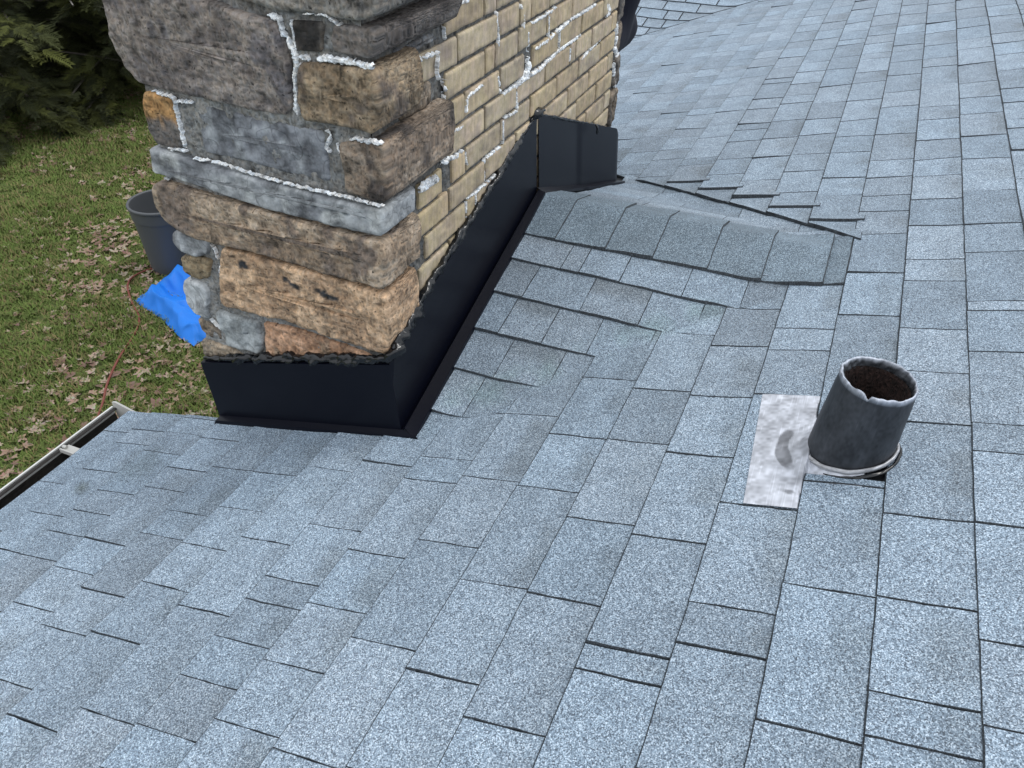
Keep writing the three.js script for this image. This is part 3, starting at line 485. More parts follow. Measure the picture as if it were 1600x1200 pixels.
{ // mortar body behind stones and bricks, uneven where it shows in the joints
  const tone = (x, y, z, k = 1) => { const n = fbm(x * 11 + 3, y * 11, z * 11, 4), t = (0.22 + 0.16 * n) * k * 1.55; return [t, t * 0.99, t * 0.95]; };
  const front = gridGeo(110, 260, (s, t) => { const x = mix(-0.572, -0.04, s), y = mix(-2.2, 1.2, t), z = -0.044 + 0.010 * fbm(x * 24, y * 24, 1, 3) + 0.004 * N3(x * 90, y * 90, 2); return [x, y, z, x / ROCK_TILE, y / ROCK_TILE, ...tone(x, y, z)]; });
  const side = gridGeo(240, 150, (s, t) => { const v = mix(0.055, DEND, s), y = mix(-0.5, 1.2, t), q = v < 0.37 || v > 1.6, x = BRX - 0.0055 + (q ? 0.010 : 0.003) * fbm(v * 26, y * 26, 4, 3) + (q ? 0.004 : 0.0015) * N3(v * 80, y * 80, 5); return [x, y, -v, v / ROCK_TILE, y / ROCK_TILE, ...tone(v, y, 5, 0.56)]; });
  const core = boxG(-0.57, -0.075, -2.2, 1.2, -DEND, -0.08), cc = []; for (let i = 0; i < core.attributes.position.count; i++) cc.push(0.25, 0.25, 0.24); core.setAttribute('color', new THREE.Float32BufferAttribute(cc, 3));
  mesh('mortar', mergeGeometries([front, side, core]), M.rock, chimney);
}
const FRONT_SMEARS = [[8,[[-232,884],[-211,880],[-205,857],[-189,830],[-183,813],[-191,789],[-194,756],[-198,717],[-194,708]]],
  [4,[[-182,881],[-181,862],[-182,844],[-180,831]]],
  [9,[[-174,817],[-146,818],[-116,823],[-78,822],[-39,821],[-18,822]]],
  [4,[[-154,895],[-106,896],[-86,885],[-74,885]]],
  [3,[[-175,809],[-177,782],[-185,757]]],
  [7,[[-83,681],[-52,682],[-11,683]]],
  [5,[[-113,668],[-108,649]]],
  [5,[[-551,705],[-497,696],[-497,668],[-496,626],[-497,592]]],
  [5,[[-498,692],[-449,695]]],
  [4,[[-542,584],[-491,586]]],
  [4,[[-473,574],[-410,577],[-321,567],[-243,561],[-101,559],[-15,557]]],
  [6,[[-573,514],[-557,512]]],
  [3,[[-481,373],[-472,348],[-472,310],[-476,264],[-478,229]]],
  [3,[[-535,160],[-509,136]]],
  [6,[[-133,690],[-131,673],[-138,654],[-130,645]]]];
const SIDE_SMEARS = [[7,[[355,851],[395,849],[433,850],[472,849]]],
  [4,[[354,848],[353,825],[357,793]]],
  [4,[[247,866],[254,844]]],
  [7,[[628,807],[621,779],[632,750],[635,717]]],
  [6,[[155,806],[204,793],[232,784],[266,784],[311,780]]],
  [5,[[307,776],[303,750],[305,725]]],
  [6,[[169,791],[163,770],[165,746]]],
  [9,[[190,781],[203,752],[207,735]]],
  [10,[[339,718],[345,689],[347,663],[350,645],[353,623]]],
  [6,[[476,648],[546,651]]],
  [7,[[458,600],[459,642],[489,650]]],
  [6,[[630,655],[651,601]]],
  [8,[[666,593],[743,594],[786,599],[801,615]]],
  [10,[[751,787],[788,773],[792,725]]],
  [6,[[840,725],[978,727],[1026,730]]],
  [6,[[822,721],[827,659]]],
  [6,[[967,721],[975,662]]],
  [8,[[876,654],[988,658],[1062,665],[1167,673],[1266,671],[1380,670]]],
  [5,[[1063,658],[1064,615]]],
  [9,[[722,589],[803,594],[859,592],[929,593],[1008,602],[1071,609],[1152,608],[1251,609]]],
  [4,[[1162,592],[1163,551]]],
  [6,[[1275,533],[1373,544],[1461,551]]],
  [22,[[826,645],[840,616],[814,596]]],
  [6,[[351,588],[436,588]]],
  [9,[[309,543],[360,535],[405,526],[435,530]]],
  [5,[[443,525],[455,485]]],
  [7,[[320,591],[313,546]]],
  [5,[[346,582],[348,542]]],
  [6,[[674,532],[764,524]]],
  [7,[[669,530],[671,464],[566,464]]],
  [7,[[556,469],[552,408]]],
  [8,[[749,580],[764,528]]],
  [6,[[571,398],[658,397]]],
  [16,[[203,522],[247,522],[291,516]]],
  [6,[[444,404],[509,397],[567,398]]],
  [5,[[448,396],[447,353],[484,344]]],
  [5,[[504,397],[503,343]]],
  [16,[[1630,568],[1655,519],[1639,483],[1689,445],[1651,419],[1688,334]]],
  [20,[[1491,650],[1541,623],[1501,614]]]];
// white pointing left in ragged ropes along the joints
function smearGeo(pts, width, frame, seed) {
  const r = rng(seed), line = [], q = pts.map(p => [p[0] / 1000, p[1] / 1000]);
  for (let i = 0; i + 1 < q.length; i++) { const L = Math.hypot(q[i + 1][0] - q[i][0], q[i + 1][1] - q[i][1]), n = Math.max(2, Math.round(L / 0.0024)); for (let k = 0; k < n; k++) line.push([mix(q[i][0], q[i + 1][0], k / n), mix(q[i][1], q[i + 1][1], k / n)]); }
  line.push(q[q.length - 1]); const P = [], U = [], C = [], I = [], m = 9, n = line.length;
  for (let i = 0; i < n; i++) {
    const a = line[Math.max(0, i - 2)], b = line[Math.min(n - 1, i + 2)], l = Math.hypot(b[0] - a[0], b[1] - a[1]) || 1, nx = -(b[1] - a[1]) / l, ny = (b[0] - a[0]) / l, s = i * 0.0024;
    const end = Math.min(1, i / 4 + 0.25, (n - 1 - i) / 4 + 0.25), hole = smooth(-0.5, -0.3, N3(s * 45, seed, 2));
    const w = width / 1000 * 0.5 * (0.55 + 0.9 * Math.abs(N3(s * 130, seed, 1)) + 0.6 * r()) * end * (0.35 + 0.65 * hole), sh = 0.0030 * N3(s * 70, seed, 7) + 0.0022 * N3(s * 210, seed, 8);
    for (let k = 0; k < m; k++) { const t = k / (m - 1) * 2 - 1, hgt = (0.0016 + 0.0016 * N3(s * 240, k, seed) + 0.0018 * (r() - 0.5)) * Math.sqrt(1 - t * t * 0.96) * hole - (1 - hole) * 0.006;
      const A = line[i][0] + nx * (w * t + sh) + 0.0009 * (r() - 0.5), B = line[i][1] + ny * (w * t + sh) + 0.0009 * (r() - 0.5), W = frame(A, B, Math.abs(t) === 1 ? -0.006 : hgt); P.push(...W); U.push((A + B * 0.3) * 3, B * 3);
      const c = 1.3 + 0.3 * (r() - 0.5) + 0.4 * N3(s * 60, k * 0.4, seed + 3); C.push(c * 0.98, c, c * 1.01); }
  }
  for (let i = 0; i + 1 < n; i++) for (let k = 0; k + 1 < m; k++) { const a = i * m + k; I.push(a, a + 1, a + m, a + 1, a + m + 1, a + m); }
  const g = new THREE.BufferGeometry(); g.setAttribute('position', new THREE.Float32BufferAttribute(P, 3)); g.setAttribute('uv', new THREE.Float32BufferAttribute(U, 2)); g.setAttribute('color', new THREE.Float32BufferAttribute(C, 3)); g.setIndex(I); g.computeVertexNormals(); return g;
}
{
  const mm = M.smear.clone(); mm.side = THREE.DoubleSide;
  const FR = (a, b, c) => [a, b, -0.036 + c * 1.2], SI = (a, b, c) => [BRX + 0.002 + c + (a < 0.34 ? 0.010 : 0), b, -a];
  FRONT_SMEARS.forEach(([w, p], i) => mesh('white_pointing', smearGeo(p, w * 1.15, i === 10 ? (a, b, c) => [a, b + 0.002, -0.030 + c] : FR, 5000 + i), mm, chimney));
  SIDE_SMEARS.forEach(([w, p], i) => mesh('white_pointing', smearGeo(p, w * 1.15, SI, 5100 + i), mm, chimney));
}

const lerp3 = (a, b, t) => [0, 1, 2].map(i => mix(a[i], b[i], t));
// ---------- black flashing round the chimney foot ----------
const flashing = tag(grp('chimney_flashing'), 'black sheet metal flashing wrapped round the foot of the stone chimney', 'flashing');
// a bent sheet patch through four corners with thickness, faintly dented
function sheetGeo(c00, c10, c11, c01, nx, ny, dent, seed, thick = 0.0012) {
  const A = new THREE.Vector3(...c10).sub(new THREE.Vector3(...c00)), B = new THREE.Vector3(...c01).sub(new THREE.Vector3(...c00)), n = A.cross(B).normalize();
  const at = (s, t, o) => { const p = [0, 1, 2].map(i => mix(mix(c00[i], c10[i], s), mix(c01[i], c11[i], s), t)), e = Math.sin(Math.PI * s) ** 0.4 * Math.sin(Math.PI * t) ** 0.4, d = dent * e * fbm(p[0] * 4 + seed, p[1] * 4, p[2] * 3, 3) + o; return [p[0] + n.x * d, p[1] + n.y * d, p[2] + n.z * d]; };
  const f = gridGeo(nx, ny, (s, t) => at(s, t, 0)), b = gridGeo(nx, ny, (s, t) => at(s, t, -thick), true), E = [];
  const strip = fn => gridGeo(1, Math.max(nx, ny), (s, t) => at(...fn(t), -thick * s));
  E.push(strip(t => [t, 0]), strip(t => [1, t]), strip(t => [1 - t, 1]), strip(t => [0, 1 - t]));
  return mergeGeometries([f, b, ...E]);
}
const cm = M.coated.clone(); cm.side = THREE.DoubleSide;
const FL = 0.012; // the sheets lie this far above the shingles
mesh('front_panel', mergeGeometries([sheetGeo([-0.560, -0.137, -0.016], [-0.003, 0.006, -0.012], [-0.0205, 0.190, -0.013], [-0.577, 0.032, -0.013], 40, 14, 0.003, 1), sheetGeo([-0.577, 0.032, -0.013], [-0.020, 0.190, -0.013], [-0.018, 0.192, -0.03], [-0.575, 0.034, -0.03], 30, 2, 0, 1), sheetGeo([-0.570, -0.137, -0.1], [-0.560, -0.137, -0.016], [-0.577, 0.032, -0.013], [-0.586, 0.032, -0.1], 4, 8, 0.001, 2)]), cm, flashing);
mesh('front_flange', mergeGeometries([sheetGeo([-0.558, -0.138, 0.003], [0.048, 0.019, 0.004], [0.010, 0.016, -0.0125], [-0.556, -0.133, -0.0155], 40, 2, 0.0006, 3), sheetGeo([-0.562, -0.150, 0.006], [0.050, 0.006, 0.007], [0.048, 0.0195, 0.0045], [-0.558, -0.1375, 0.0035], 40, 2, 0, 3)]), cm, flashing);
const RV = 0.9, RY = SL * RV + 0.004;
const sideEdge = t => t < 0.62 ? lerp3([-0.003, 0.006, -0.012], [-0.0155, 0.138, -0.0127], t / 0.62) : lerp3([-0.0155, 0.138, -0.0127], [-0.018, 0.222, -0.036], (t - 0.62) / 0.38);
mesh('side_panel', (() => { const at = (s, t, o) => { const a = sideEdge(t), b = lerp3([-0.030, RY + 0.004, -0.905], [-0.038, 0.470, -0.902], t), p = lerp3(a, b, s), e = Math.sin(Math.PI * s) ** 0.4 * Math.sin(Math.PI * t) ** 0.4; p[0] += o + 0.004 * e * fbm(p[0] * 4 + 4, p[1] * 4, p[2] * 3, 3); return p; };
  return mergeGeometries([gridGeo(50, 16, (s, t) => at(s, t, 0)), gridGeo(50, 16, (s, t) => at(s, t, -0.0012), true), gridGeo(50, 1, (s, t) => at(s, 1, -0.0012 * t))]); })(), cm, flashing);
mesh('side_flange', mergeGeometries([sheetGeo([0.007, 0.020, -0.012], [-0.022, RY + 0.015, -RV], [-0.030, RY + 0.006, -0.904], [-0.003, 0.010, -0.012], 40, 2, 0, 5), sheetGeo([0.041, 0.015, 0.004], [0.000, RY + 0.0145, -RV + 0.004], [-0.022, RY + 0.0155, -RV], [0.007, 0.0205, -0.012], 40, 3, 0.0015, 5), sheetGeo([0.043, 0.004, 0.004], [0.002, RY + 0.002, -RV + 0.004], [0.0005, RY + 0.0145, -RV + 0.004], [0.0415, 0.015, 0.004], 40, 1, 0, 5)]), cm, flashing);
mesh('corner_gusset', sheetGeo([-0.0155, 0.137, -0.0124], [-0.0154, 0.138, -0.0130], [-0.018, 0.222, -0.036], [-0.0205, 0.191, -0.0129], 6, 6, 0, 6), cm, flashing);
// far panel: a folded sheet with a clipped upper corner and a vertical crease
{
  const prof = [[0.909, -0.026], [1.235, -0.014], [1.26, -0.008], [1.59, 0.022], [1.61, 0.022]];
  const X = v => { for (let i = 0; i + 1 < prof.length; i++) if (v <= prof[i + 1][0]) return mix(prof[i][1], prof[i + 1][1], (v - prof[i][0]) / (prof[i + 1][0] - prof[i][0])); return prof[prof.length - 1][1]; };
  const topY = v => v > 1.585 ? mix(0.226, 0.196, (v - 1.585) / 0.025) : mix(0.472, 0.226, (v - 0.915) / 0.67), botY = v => mix(RY + 0.016, 0.012, (v - 0.915) / 0.695);
  const at = (s, t, o) => { const v = 0.915 + 0.695 * (1 - Math.pow(1 - s, 1.3)), y = mix(botY(v), topY(v), t); return [X(v) - 0.012 * t + 0.0012 * fbm(v * 4, y * 5, 3, 2) + o, y, -v]; };
  mesh('far_panel', mergeGeometries([gridGeo(60, 14, (s, t) => at(s, t, 0)), gridGeo(60, 14, (s, t) => at(s, t, -0.0015), true), gridGeo(60, 1, (s, t) => at(s, 1, -0.0015 * t)), gridGeo(14, 1, (s, t) => at(1, s, -0.0015 * t), true), gridGeo(14, 1, (s, t) => at(0, s, -0.0015 * t))]), cm, flashing);
  mesh('far_flange', mergeGeometries([gridGeo(50, 3, (s, t) => { const v = mix(0.90, 1.625, s), x = X(Math.min(v, 1.61)) + 0.026 * t; return [x, mix(Math.max(surf(x, v) + 0.010, botY(Math.min(v, 1.61))), surf(x, v) + 0.010, t), -v]; }), gridGeo(50, 1, (s, t) => { const v = mix(0.90, 1.625, s), x = X(Math.min(v, 1.61)) + 0.026 + 0.003 * t; return [x, surf(x, v) + 0.010 - 0.009 * t, -v]; })]), cm, flashing);
}
// lumpy black sealant along the upper edges
function bead(pts, rad, seed, ragged = 1) {
  const c = new THREE.CatmullRomCurve3(pts.map(p => new THREE.Vector3(...p)), false, 'centripetal'), L = c.getLength(), n = Math.round(L / 0.005), m = 12, P = [], I = [];
  for (let i = 0; i <= n; i++) { const t = i / n, p = c.getPointAt(t), d = c.getTangentAt(t), up = new THREE.Vector3(0, 1, 0), a = up.clone().cross(d).normalize(), b = d.clone().cross(a), s = t * L;
    for (let k = 0; k < m; k++) { const q = k / m * Math.PI * 2, f = rad * (0.75 + ragged * (1.1 * N3(s * 46 + 0.8 * Math.sin(q), q * 0.7, seed) + 0.7 * Math.abs(N3(s * 95, Math.sin(q) * 2, seed + 5)) + 0.5 * N3(s * 17, Math.cos(q), seed + 9))) * Math.min(1, 4 * t + 0.3, 4 * (1 - t) + 0.3);
      P.push(p.x + (a.x * Math.cos(q) + b.x * Math.sin(q)) * f, p.y + (a.y * Math.cos(q) + b.y * Math.sin(q) * 0.9) * f, p.z + (a.z * Math.cos(q) + b.z * Math.sin(q)) * f); } }
  for (let i = 0; i < n; i++) for (let k = 0; k < m; k++) { const a = i * m + k, b = i * m + (k + 1) % m; I.push(a, b, a + m, b, b + m, a + m); }
  const g = new THREE.BufferGeometry(); g.setAttribute('position', new THREE.Float32BufferAttribute(P, 3)); g.setIndex(I); g.computeVertexNormals(); return g;
}
mesh('sealant_bead', mergeGeometries([bead(Array.from({ length: 12 }, (_, i) => lerp3([-0.574, 0.040, -0.024], [-0.024, 0.195, -0.024], i / 11)), 0.0115, 1, 1.2), bead(Array.from({ length: 8 }, (_, i) => lerp3([-0.13, 0.166, -0.02], [-0.03, 0.199, -0.022], i / 7)), 0.011, 4), bead([[-0.05, 0.190, -0.026], [-0.026, 0.204, -0.022], [-0.014, 0.216, -0.034], [-0.016, 0.226, -0.06]], 0.013, 7)]), M.tar, flashing);
mesh('sealant_bead', mergeGeometries([bead(Array.from({ length: 20 }, (_, i) => lerp3([-0.026, 0.226, -0.036], [-0.042, 0.474, -0.90], i / 19)), 0.0105, 2, 0.8), bead(Array.from({ length: 8 }, (_, i) => lerp3([-0.019, 0.222, -0.03], [-0.022, 0.262, -0.17], i / 7)), 0.013, 11), bead([[-0.04, 0.468, -0.88], [-0.032, 0.482, -0.905], [-0.036, 0.474, -0.94]], 0.011, 12)]), M.tar, flashing);
mesh('sealant_bead', bead(Array.from({ length: 10 }, (_, i) => lerp3([-0.040, 0.470, -0.92], [-0.010, 0.228, -1.57], i / 9)), 0.0055, 3, 0.7), M.tar, flashing);
mesh('sealant_bead', bead([[0.004, 0.318, -1.335], [0.010, 0.308, -1.337], [0.012, 0.285, -1.337]], 0.005, 15, 0.4), M.tar, flashing);

// ---------- vent pipe in its lead boot ----------
const PB = [0.928, -0.060]; // base centre in plan (x, v)
const pipeY = surf(PB[0], 0.060) , vent = tag(grp('vent_pipe'), 'grey lead covered vent pipe with a crumpled rim standing on the shingles', 'vent pipe');
vent.position.set(PB[0], pipeY, PB[1]);
{
  const prof = [[0.073, -0.03], [0.0728, 0.0], [0.072, 0.02], [0.0705, 0.06], [0.0685, 0.10], [0.0665, 0.14], [0.0652, 0.157], [0.0660, 0.163], [0.0652, 0.168], [0.0630, 0.1695], [0.0605, 0.167], [0.0594, 0.162], [0.0588, 0.158], [0.0586, 0.154], [0.0586, 0.150]];
  const dense = []; for (let i = 0; i + 1 < prof.length; i++) { const n = Math.max(1, Math.round(Math.hypot(prof[i + 1][0] - prof[i][0], prof[i + 1][1] - prof[i][1]) / 0.006)); for (let k = 0; k < n; k++) dense.push([mix(prof[i][0], prof[i + 1][0], k / n), mix(prof[i][1], prof[i + 1][1], k / n), (i + k / n) / (prof.length - 1)]); } dense.push([0.0586, 0.150, 1]);
  const body = gridGeo(128, dense.length - 1, (s, t) => {
    const i = Math.round(t * (dense.length - 1)), [r0, y0, q] = dense[i], a = s * Math.PI * 2, c = Math.cos(a), sn = Math.sin(a), rim = smooth(0.42, 0.56, q);
    const dentN = 0.0010 * fbm(c * 2, y0 * 9, sn * 2, 3), crumple = rim * (0.0030 * N3(c * 4, q * 5, sn * 4) + 0.0012 * N3(c * 9, q * 7, sn * 9)), wave = rim * (0.0030 * N3(c * 2.5, 5, sn * 2.5) + 0.0016 * N3(c * 6, 2, sn * 6)), inn = smooth(0.66, 0.76, q);
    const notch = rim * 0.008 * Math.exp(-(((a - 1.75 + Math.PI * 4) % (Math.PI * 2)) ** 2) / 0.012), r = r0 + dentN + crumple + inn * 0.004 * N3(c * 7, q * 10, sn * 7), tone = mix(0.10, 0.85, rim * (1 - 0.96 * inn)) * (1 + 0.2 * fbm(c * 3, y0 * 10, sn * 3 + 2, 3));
    return [r * c, y0 + wave - notch, r * sn, s * 2, y0 * 3, tone * 0.93, tone, tone * 1.13]; }, true);
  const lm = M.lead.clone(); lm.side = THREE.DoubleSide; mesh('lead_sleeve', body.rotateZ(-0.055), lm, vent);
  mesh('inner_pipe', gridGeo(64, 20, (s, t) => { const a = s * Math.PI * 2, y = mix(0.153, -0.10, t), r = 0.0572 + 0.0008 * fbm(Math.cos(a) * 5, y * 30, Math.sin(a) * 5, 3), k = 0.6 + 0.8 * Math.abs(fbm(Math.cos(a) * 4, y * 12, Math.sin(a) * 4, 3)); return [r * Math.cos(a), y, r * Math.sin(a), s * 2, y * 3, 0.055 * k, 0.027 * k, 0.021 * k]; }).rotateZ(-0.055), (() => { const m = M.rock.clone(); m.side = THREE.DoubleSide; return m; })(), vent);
  mesh('pipe_bottom', new THREE.CircleGeometry(0.056, 40).rotateX(-Math.PI / 2).translate(0, -0.099, 0), M.deck, vent);
  // base sheet: dished collar that rises to the sleeve, tucked under the shingles above
  const sheet = gridGeo(90, 90, (s, t) => { const x = mix(mix(0.774, 0.752, t), 0.958, s), v = mix(-0.119, 0.226, t), dx = x - PB[0], dv = v + PB[1], a = Math.atan2(dv, dx), d = Math.hypot(dx / 0.985, dv), up = smooth(0.125, 0.085, d) * 0.008 * (x > 0.897 * CP ? 0.3 : 1) + smooth(0.088, 0.074, d) * 0.008, under = x > 0.893 * CP ? -0.001 : 0.0055;
    const dirt = smooth(0.13, 0.26, 0.38 * fbm(x * 30, v * 30, 4, 4) + 0.46 * smooth(0.017, 0.004, Math.abs(d - 0.116)) * smooth(0.085, 0.03, Math.abs(dv + 0.015)) + 0.2 * smooth(0.012, 0, Math.abs(v + 0.075)) * smooth(0.02, 0.0, Math.abs(x - 0.845))), tone = mix(0.92, 0.25, dirt * 0.8) * (1 + 0.3 * fbm(x * 60, v * 60, 1, 2));
    const y = surf(x, v) + under + up + 0.001 * fbm(x * 12, v * 12, 7, 3); return [x - PB[0], y - pipeY, -v - PB[1], x * 3, v * 3, tone * 0.95, tone * 0.98, tone * 1.06]; });
  const bm = M.lead.clone(); bm.side = THREE.DoubleSide; bm.metalness = 0.25; bm.roughness = 0.6; mesh('base_sheet', sheet, bm, vent);
  const ring = gridGeo(96, 10, (s, t) => { const a = s * Math.PI * 2, q = t * Math.PI * 2, r = 0.0770 + 0.0034 * Math.cos(q) + 0.0015 * N3(Math.cos(a) * 4, 1, Math.sin(a) * 4), x = r * Math.cos(a), z = r * Math.sin(a), k = 0.8 + 0.35 * N3(Math.cos(a) * 6, q, Math.sin(a) * 6); return [x, x * TP + 0.011 + 0.0050 * Math.sin(q), z, s * 3, t, k, k, k * 1.03]; }, true);
  const rm = M.lead.clone(); rm.roughness = 0.45; rm.side = THREE.DoubleSide; mesh('collar', ring, rm, vent);
  const dark = bead(Array.from({ length: 26 }, (_, i) => { const a = mix(-0.85, 2.0, i / 25), r = 0.0835; return [r * Math.cos(a), r * Math.cos(a) * TP + 0.002, r * Math.sin(a)]; }), 0.0042, 21, 0.5); mesh('sealant_bead', dark, M.tar, vent);
}

// ---------- the yard ----------
const GY = -2.2;
const groundY = (x, z) => GY + 0.10 * fbm(x * 0.15, z * 0.15, 3, 2) + 0.03 * fbm(x * 1.2, z * 1.2, 1, 3);
tag(mesh('lawn', (() => { const g = gridGeo(160, 160, (s, t) => { const x = -60 + 70 * Math.pow(s, 0.45), z = 30 - 110 * (1 - Math.pow(1 - t, 0.6)); return [x, groundY(x, z), z, x / 1.7, z / 1.7]; }, true); return g; })(), M.lawn), 'lawn below the eaves', null, null, 'structure');
tag(mesh('driveway', gridGeo(40, 8, (s, t) => { const x = mix(-30, -6, s), z = mix(-17, -14, t) + x * 0.25; return [x, groundY(x, z) + 0.06, z, x, z]; }, true), mat({ color: new THREE.Color().setRGB(0.42, 0.43, 0.45), roughness: 0.9 })), 'pale driveway behind the evergreens', null, null, 'structure');
const seen = (x, y, z, m = 1.08) => { const q = new THREE.Vector3(x, y, z).applyMatrix4(camInv), f = 1 / Math.tan(Math.PI * 49.96 / 360); return q.z < -0.1 && Math.abs(f * q.x / -q.z / (4 / 3)) < m && Math.abs(f * q.y / -q.z) < m; };
{ // grass: tufts of three bent blades
  const tuft = (() => { const P = [], I = []; const r = rng(77); for (let b = 0; b < 4; b++) { const a = r() * 6.28, ln = 0.035 + 0.03 * r(), w = 0.0035, lean = 0.02 + 0.03 * r(), ox = (r() - 0.5) * 0.03, oz = (r() - 0.5) * 0.03, c = Math.cos(a), s = Math.sin(a), k = P.length / 3;
    P.push(ox - s * w, 0, oz + c * w, ox + s * w, 0, oz - c * w, ox + c * lean * 0.4 - s * w * 0.8, ln * 0.6, oz + s * lean * 0.4 + c * w * 0.8, ox + c * lean * 0.4 + s * w * 0.8, ln * 0.6, oz + s * lean * 0.4 - c * w * 0.8, ox + c * lean, ln * 0.85, oz + s * lean); I.push(k, k + 1, k + 2, k + 1, k + 3, k + 2, k + 2, k + 3, k + 4); }
    const g = new THREE.BufferGeometry(); g.setAttribute('position', new THREE.Float32BufferAttribute(P, 3)); g.setIndex(I); g.computeVertexNormals(); return g; })();
  const r = rng(88), spots = [], m = new THREE.Matrix4(), q = new THREE.Quaternion(), up = new THREE.Vector3(0, 1, 0);
  for (let i = 0; i < 900000 && spots.length < 110000; i++) { const t = r(), x = -2.2 - 9 * Math.pow(t, 0.9), z = -0.2 - 8 * r(); if (!seen(x, GY, z)) continue; const g = smooth(-0.4, 0.25, fbm(x * 1.3, z * 1.3, 9, 3)); if (r() > 0.35 + 0.65 * g) continue; spots.push([x, z, 0.7 + 0.7 * r(), r() * 6.28, g, r()]); }
  const grass = new THREE.InstancedMesh(tuft, M.blade, spots.length); grass.name = 'grass';
  spots.forEach(([x, z, s, a, g, k], i) => { m.compose(new THREE.Vector3(x, groundY(x, z) - 0.004, z), q.setFromAxisAngle(up, a), new THREE.Vector3(s, s * (0.6 + 0.5 * g), s)); grass.setMatrixAt(i, m); const d = k < 0.22 ? 1 : 0, w = 0.7 + 0.6 * k; grass.setColorAt(i, new THREE.Color().setRGB(mix(0.120, 0.29, d) * w, mix(0.168, 0.235, d) * w, mix(0.036, 0.10, d) * w)); });
  grass.castShadow = grass.receiveShadow = true; scene.add(tag(grass, 'short green grass with dry yellow patches on the lawn', 'grass', null, 'stuff'));
}
// fallen leaves: lobed outlines, curled
function leafGeo(seed) {
  const r = rng(seed), lobes = [], n = 5, tone = r(), c = tone < 0.45 ? [0.31, 0.21, 0.155] : tone < 0.78 ? [0.19, 0.115, 0.085] : tone < 0.97 ? [0.37, 0.29, 0.22] : [0.50, 0.46, 0.40];
  for (let i = 0; i < n; i++) { const a = (i / (n - 1) - 0.5) * 4.2 + Math.PI / 2, L = [0.55, 0.85, 1.1, 0.85, 0.55][i] * (0.85 + 0.3 * r()); lobes.push([a - 0.26, L * 0.74], [a - 0.05, L], [a + 0.2, L * 0.78], [a + 0.5, L * (0.4 + 0.2 * r())]); }
  const P = [[0, 0, 0]], C = [c.map(v => v * 0.8)], k1 = 0.6 + 1.3 * r(), k2 = 0.4 * (r() - 0.5), I = [];
  for (const [a, L] of [...lobes, [-Math.PI / 2 - 0.08, 0.5], [-Math.PI / 2 + 0.08, 0.5]]) { const x = Math.cos(a) * L, y = Math.sin(a) * L; P.push([x, k1 * 0.45 * (x * x) + k2 * y * Math.abs(y) + 0.15 * (r() - 0.3), -y]); C.push(c.map(v => v * (0.8 + 0.4 * r()))); }
  for (let i = 1; i < P.length; i++) I.push(0, i, i + 1 < P.length ? i + 1 : 1);
  const g = new THREE.BufferGeometry(); g.setAttribute('position', new THREE.Float32BufferAttribute(P.flat(), 3)); g.setAttribute('color', new THREE.Float32BufferAttribute(C.flat(), 3)); g.setIndex(I); g.computeVertexNormals(); g.userData.label = (tone < 0.45 ? 'tan' : tone < 0.78 ? 'dark red brown' : tone < 0.97 ? 'pale buff' : 'bleached cream') + ' dry lobed leaf lying on the lawn'; return g;
}
{
  const kinds = Array.from({ length: 16 }, (_, i) => leafGeo(400 + i)), r = rng(99), list = [];
  for (let i = 0; i < 90000 && list.length < 2200; i++) { const x = -2.3 - 8 * r(), z = -0.6 - 7 * r(); if (!seen(x, GY, z, 1.03) || new THREE.Vector3(x, GY, z).project(camera).x > -0.56) continue; const c = fbm(x * 1.1, z * 1.1, 17, 3) + 0.22 * smooth(-6.0, -3.6, x) - 0.02; if (r() > smooth(-0.12, 0.22, c) * 0.95 + 0.10) continue;
    list.push([x, z, 0.024 + 0.028 * r() + (r() < 0.3 ? 0.012 : 0), r() * 6.28, Math.floor(r() * 16), (r() - 0.5) * 0.5, (r() - 0.5) * 0.5]); }
  list.sort((a, b) => b[2] / Math.hypot(b[0] - 0.79, b[1] - 1.25, 3.4) - a[2] / Math.hypot(a[0] - 0.79, a[1] - 1.25, 3.4));
  const rest = [];
  list.forEach(([x, z, s, a, k, e, f], i) => { const o = new THREE.Mesh(kinds[k], M.leaf); o.position.set(x, groundY(x, z) + 0.026, z); o.rotation.set(e, a, f, 'YXZ'); o.scale.setScalar(s);
    if (i < 190) { o.name = numbered('fallen_leaf'); o.castShadow = o.receiveShadow = true; scene.add(tag(o, kinds[k].userData.label, 'leaf', 'fallen leaves scattered over the lawn')); }
    else { o.updateMatrix(); const g = kinds[k].clone(); g.applyMatrix4(o.matrix); rest.push(g); } });
  tag(mesh('leaf_litter', mergeGeometries(rest), M.leaf), 'small dry leaf scraps strewn between the grass', 'leaf litter', null, 'stuff');
}
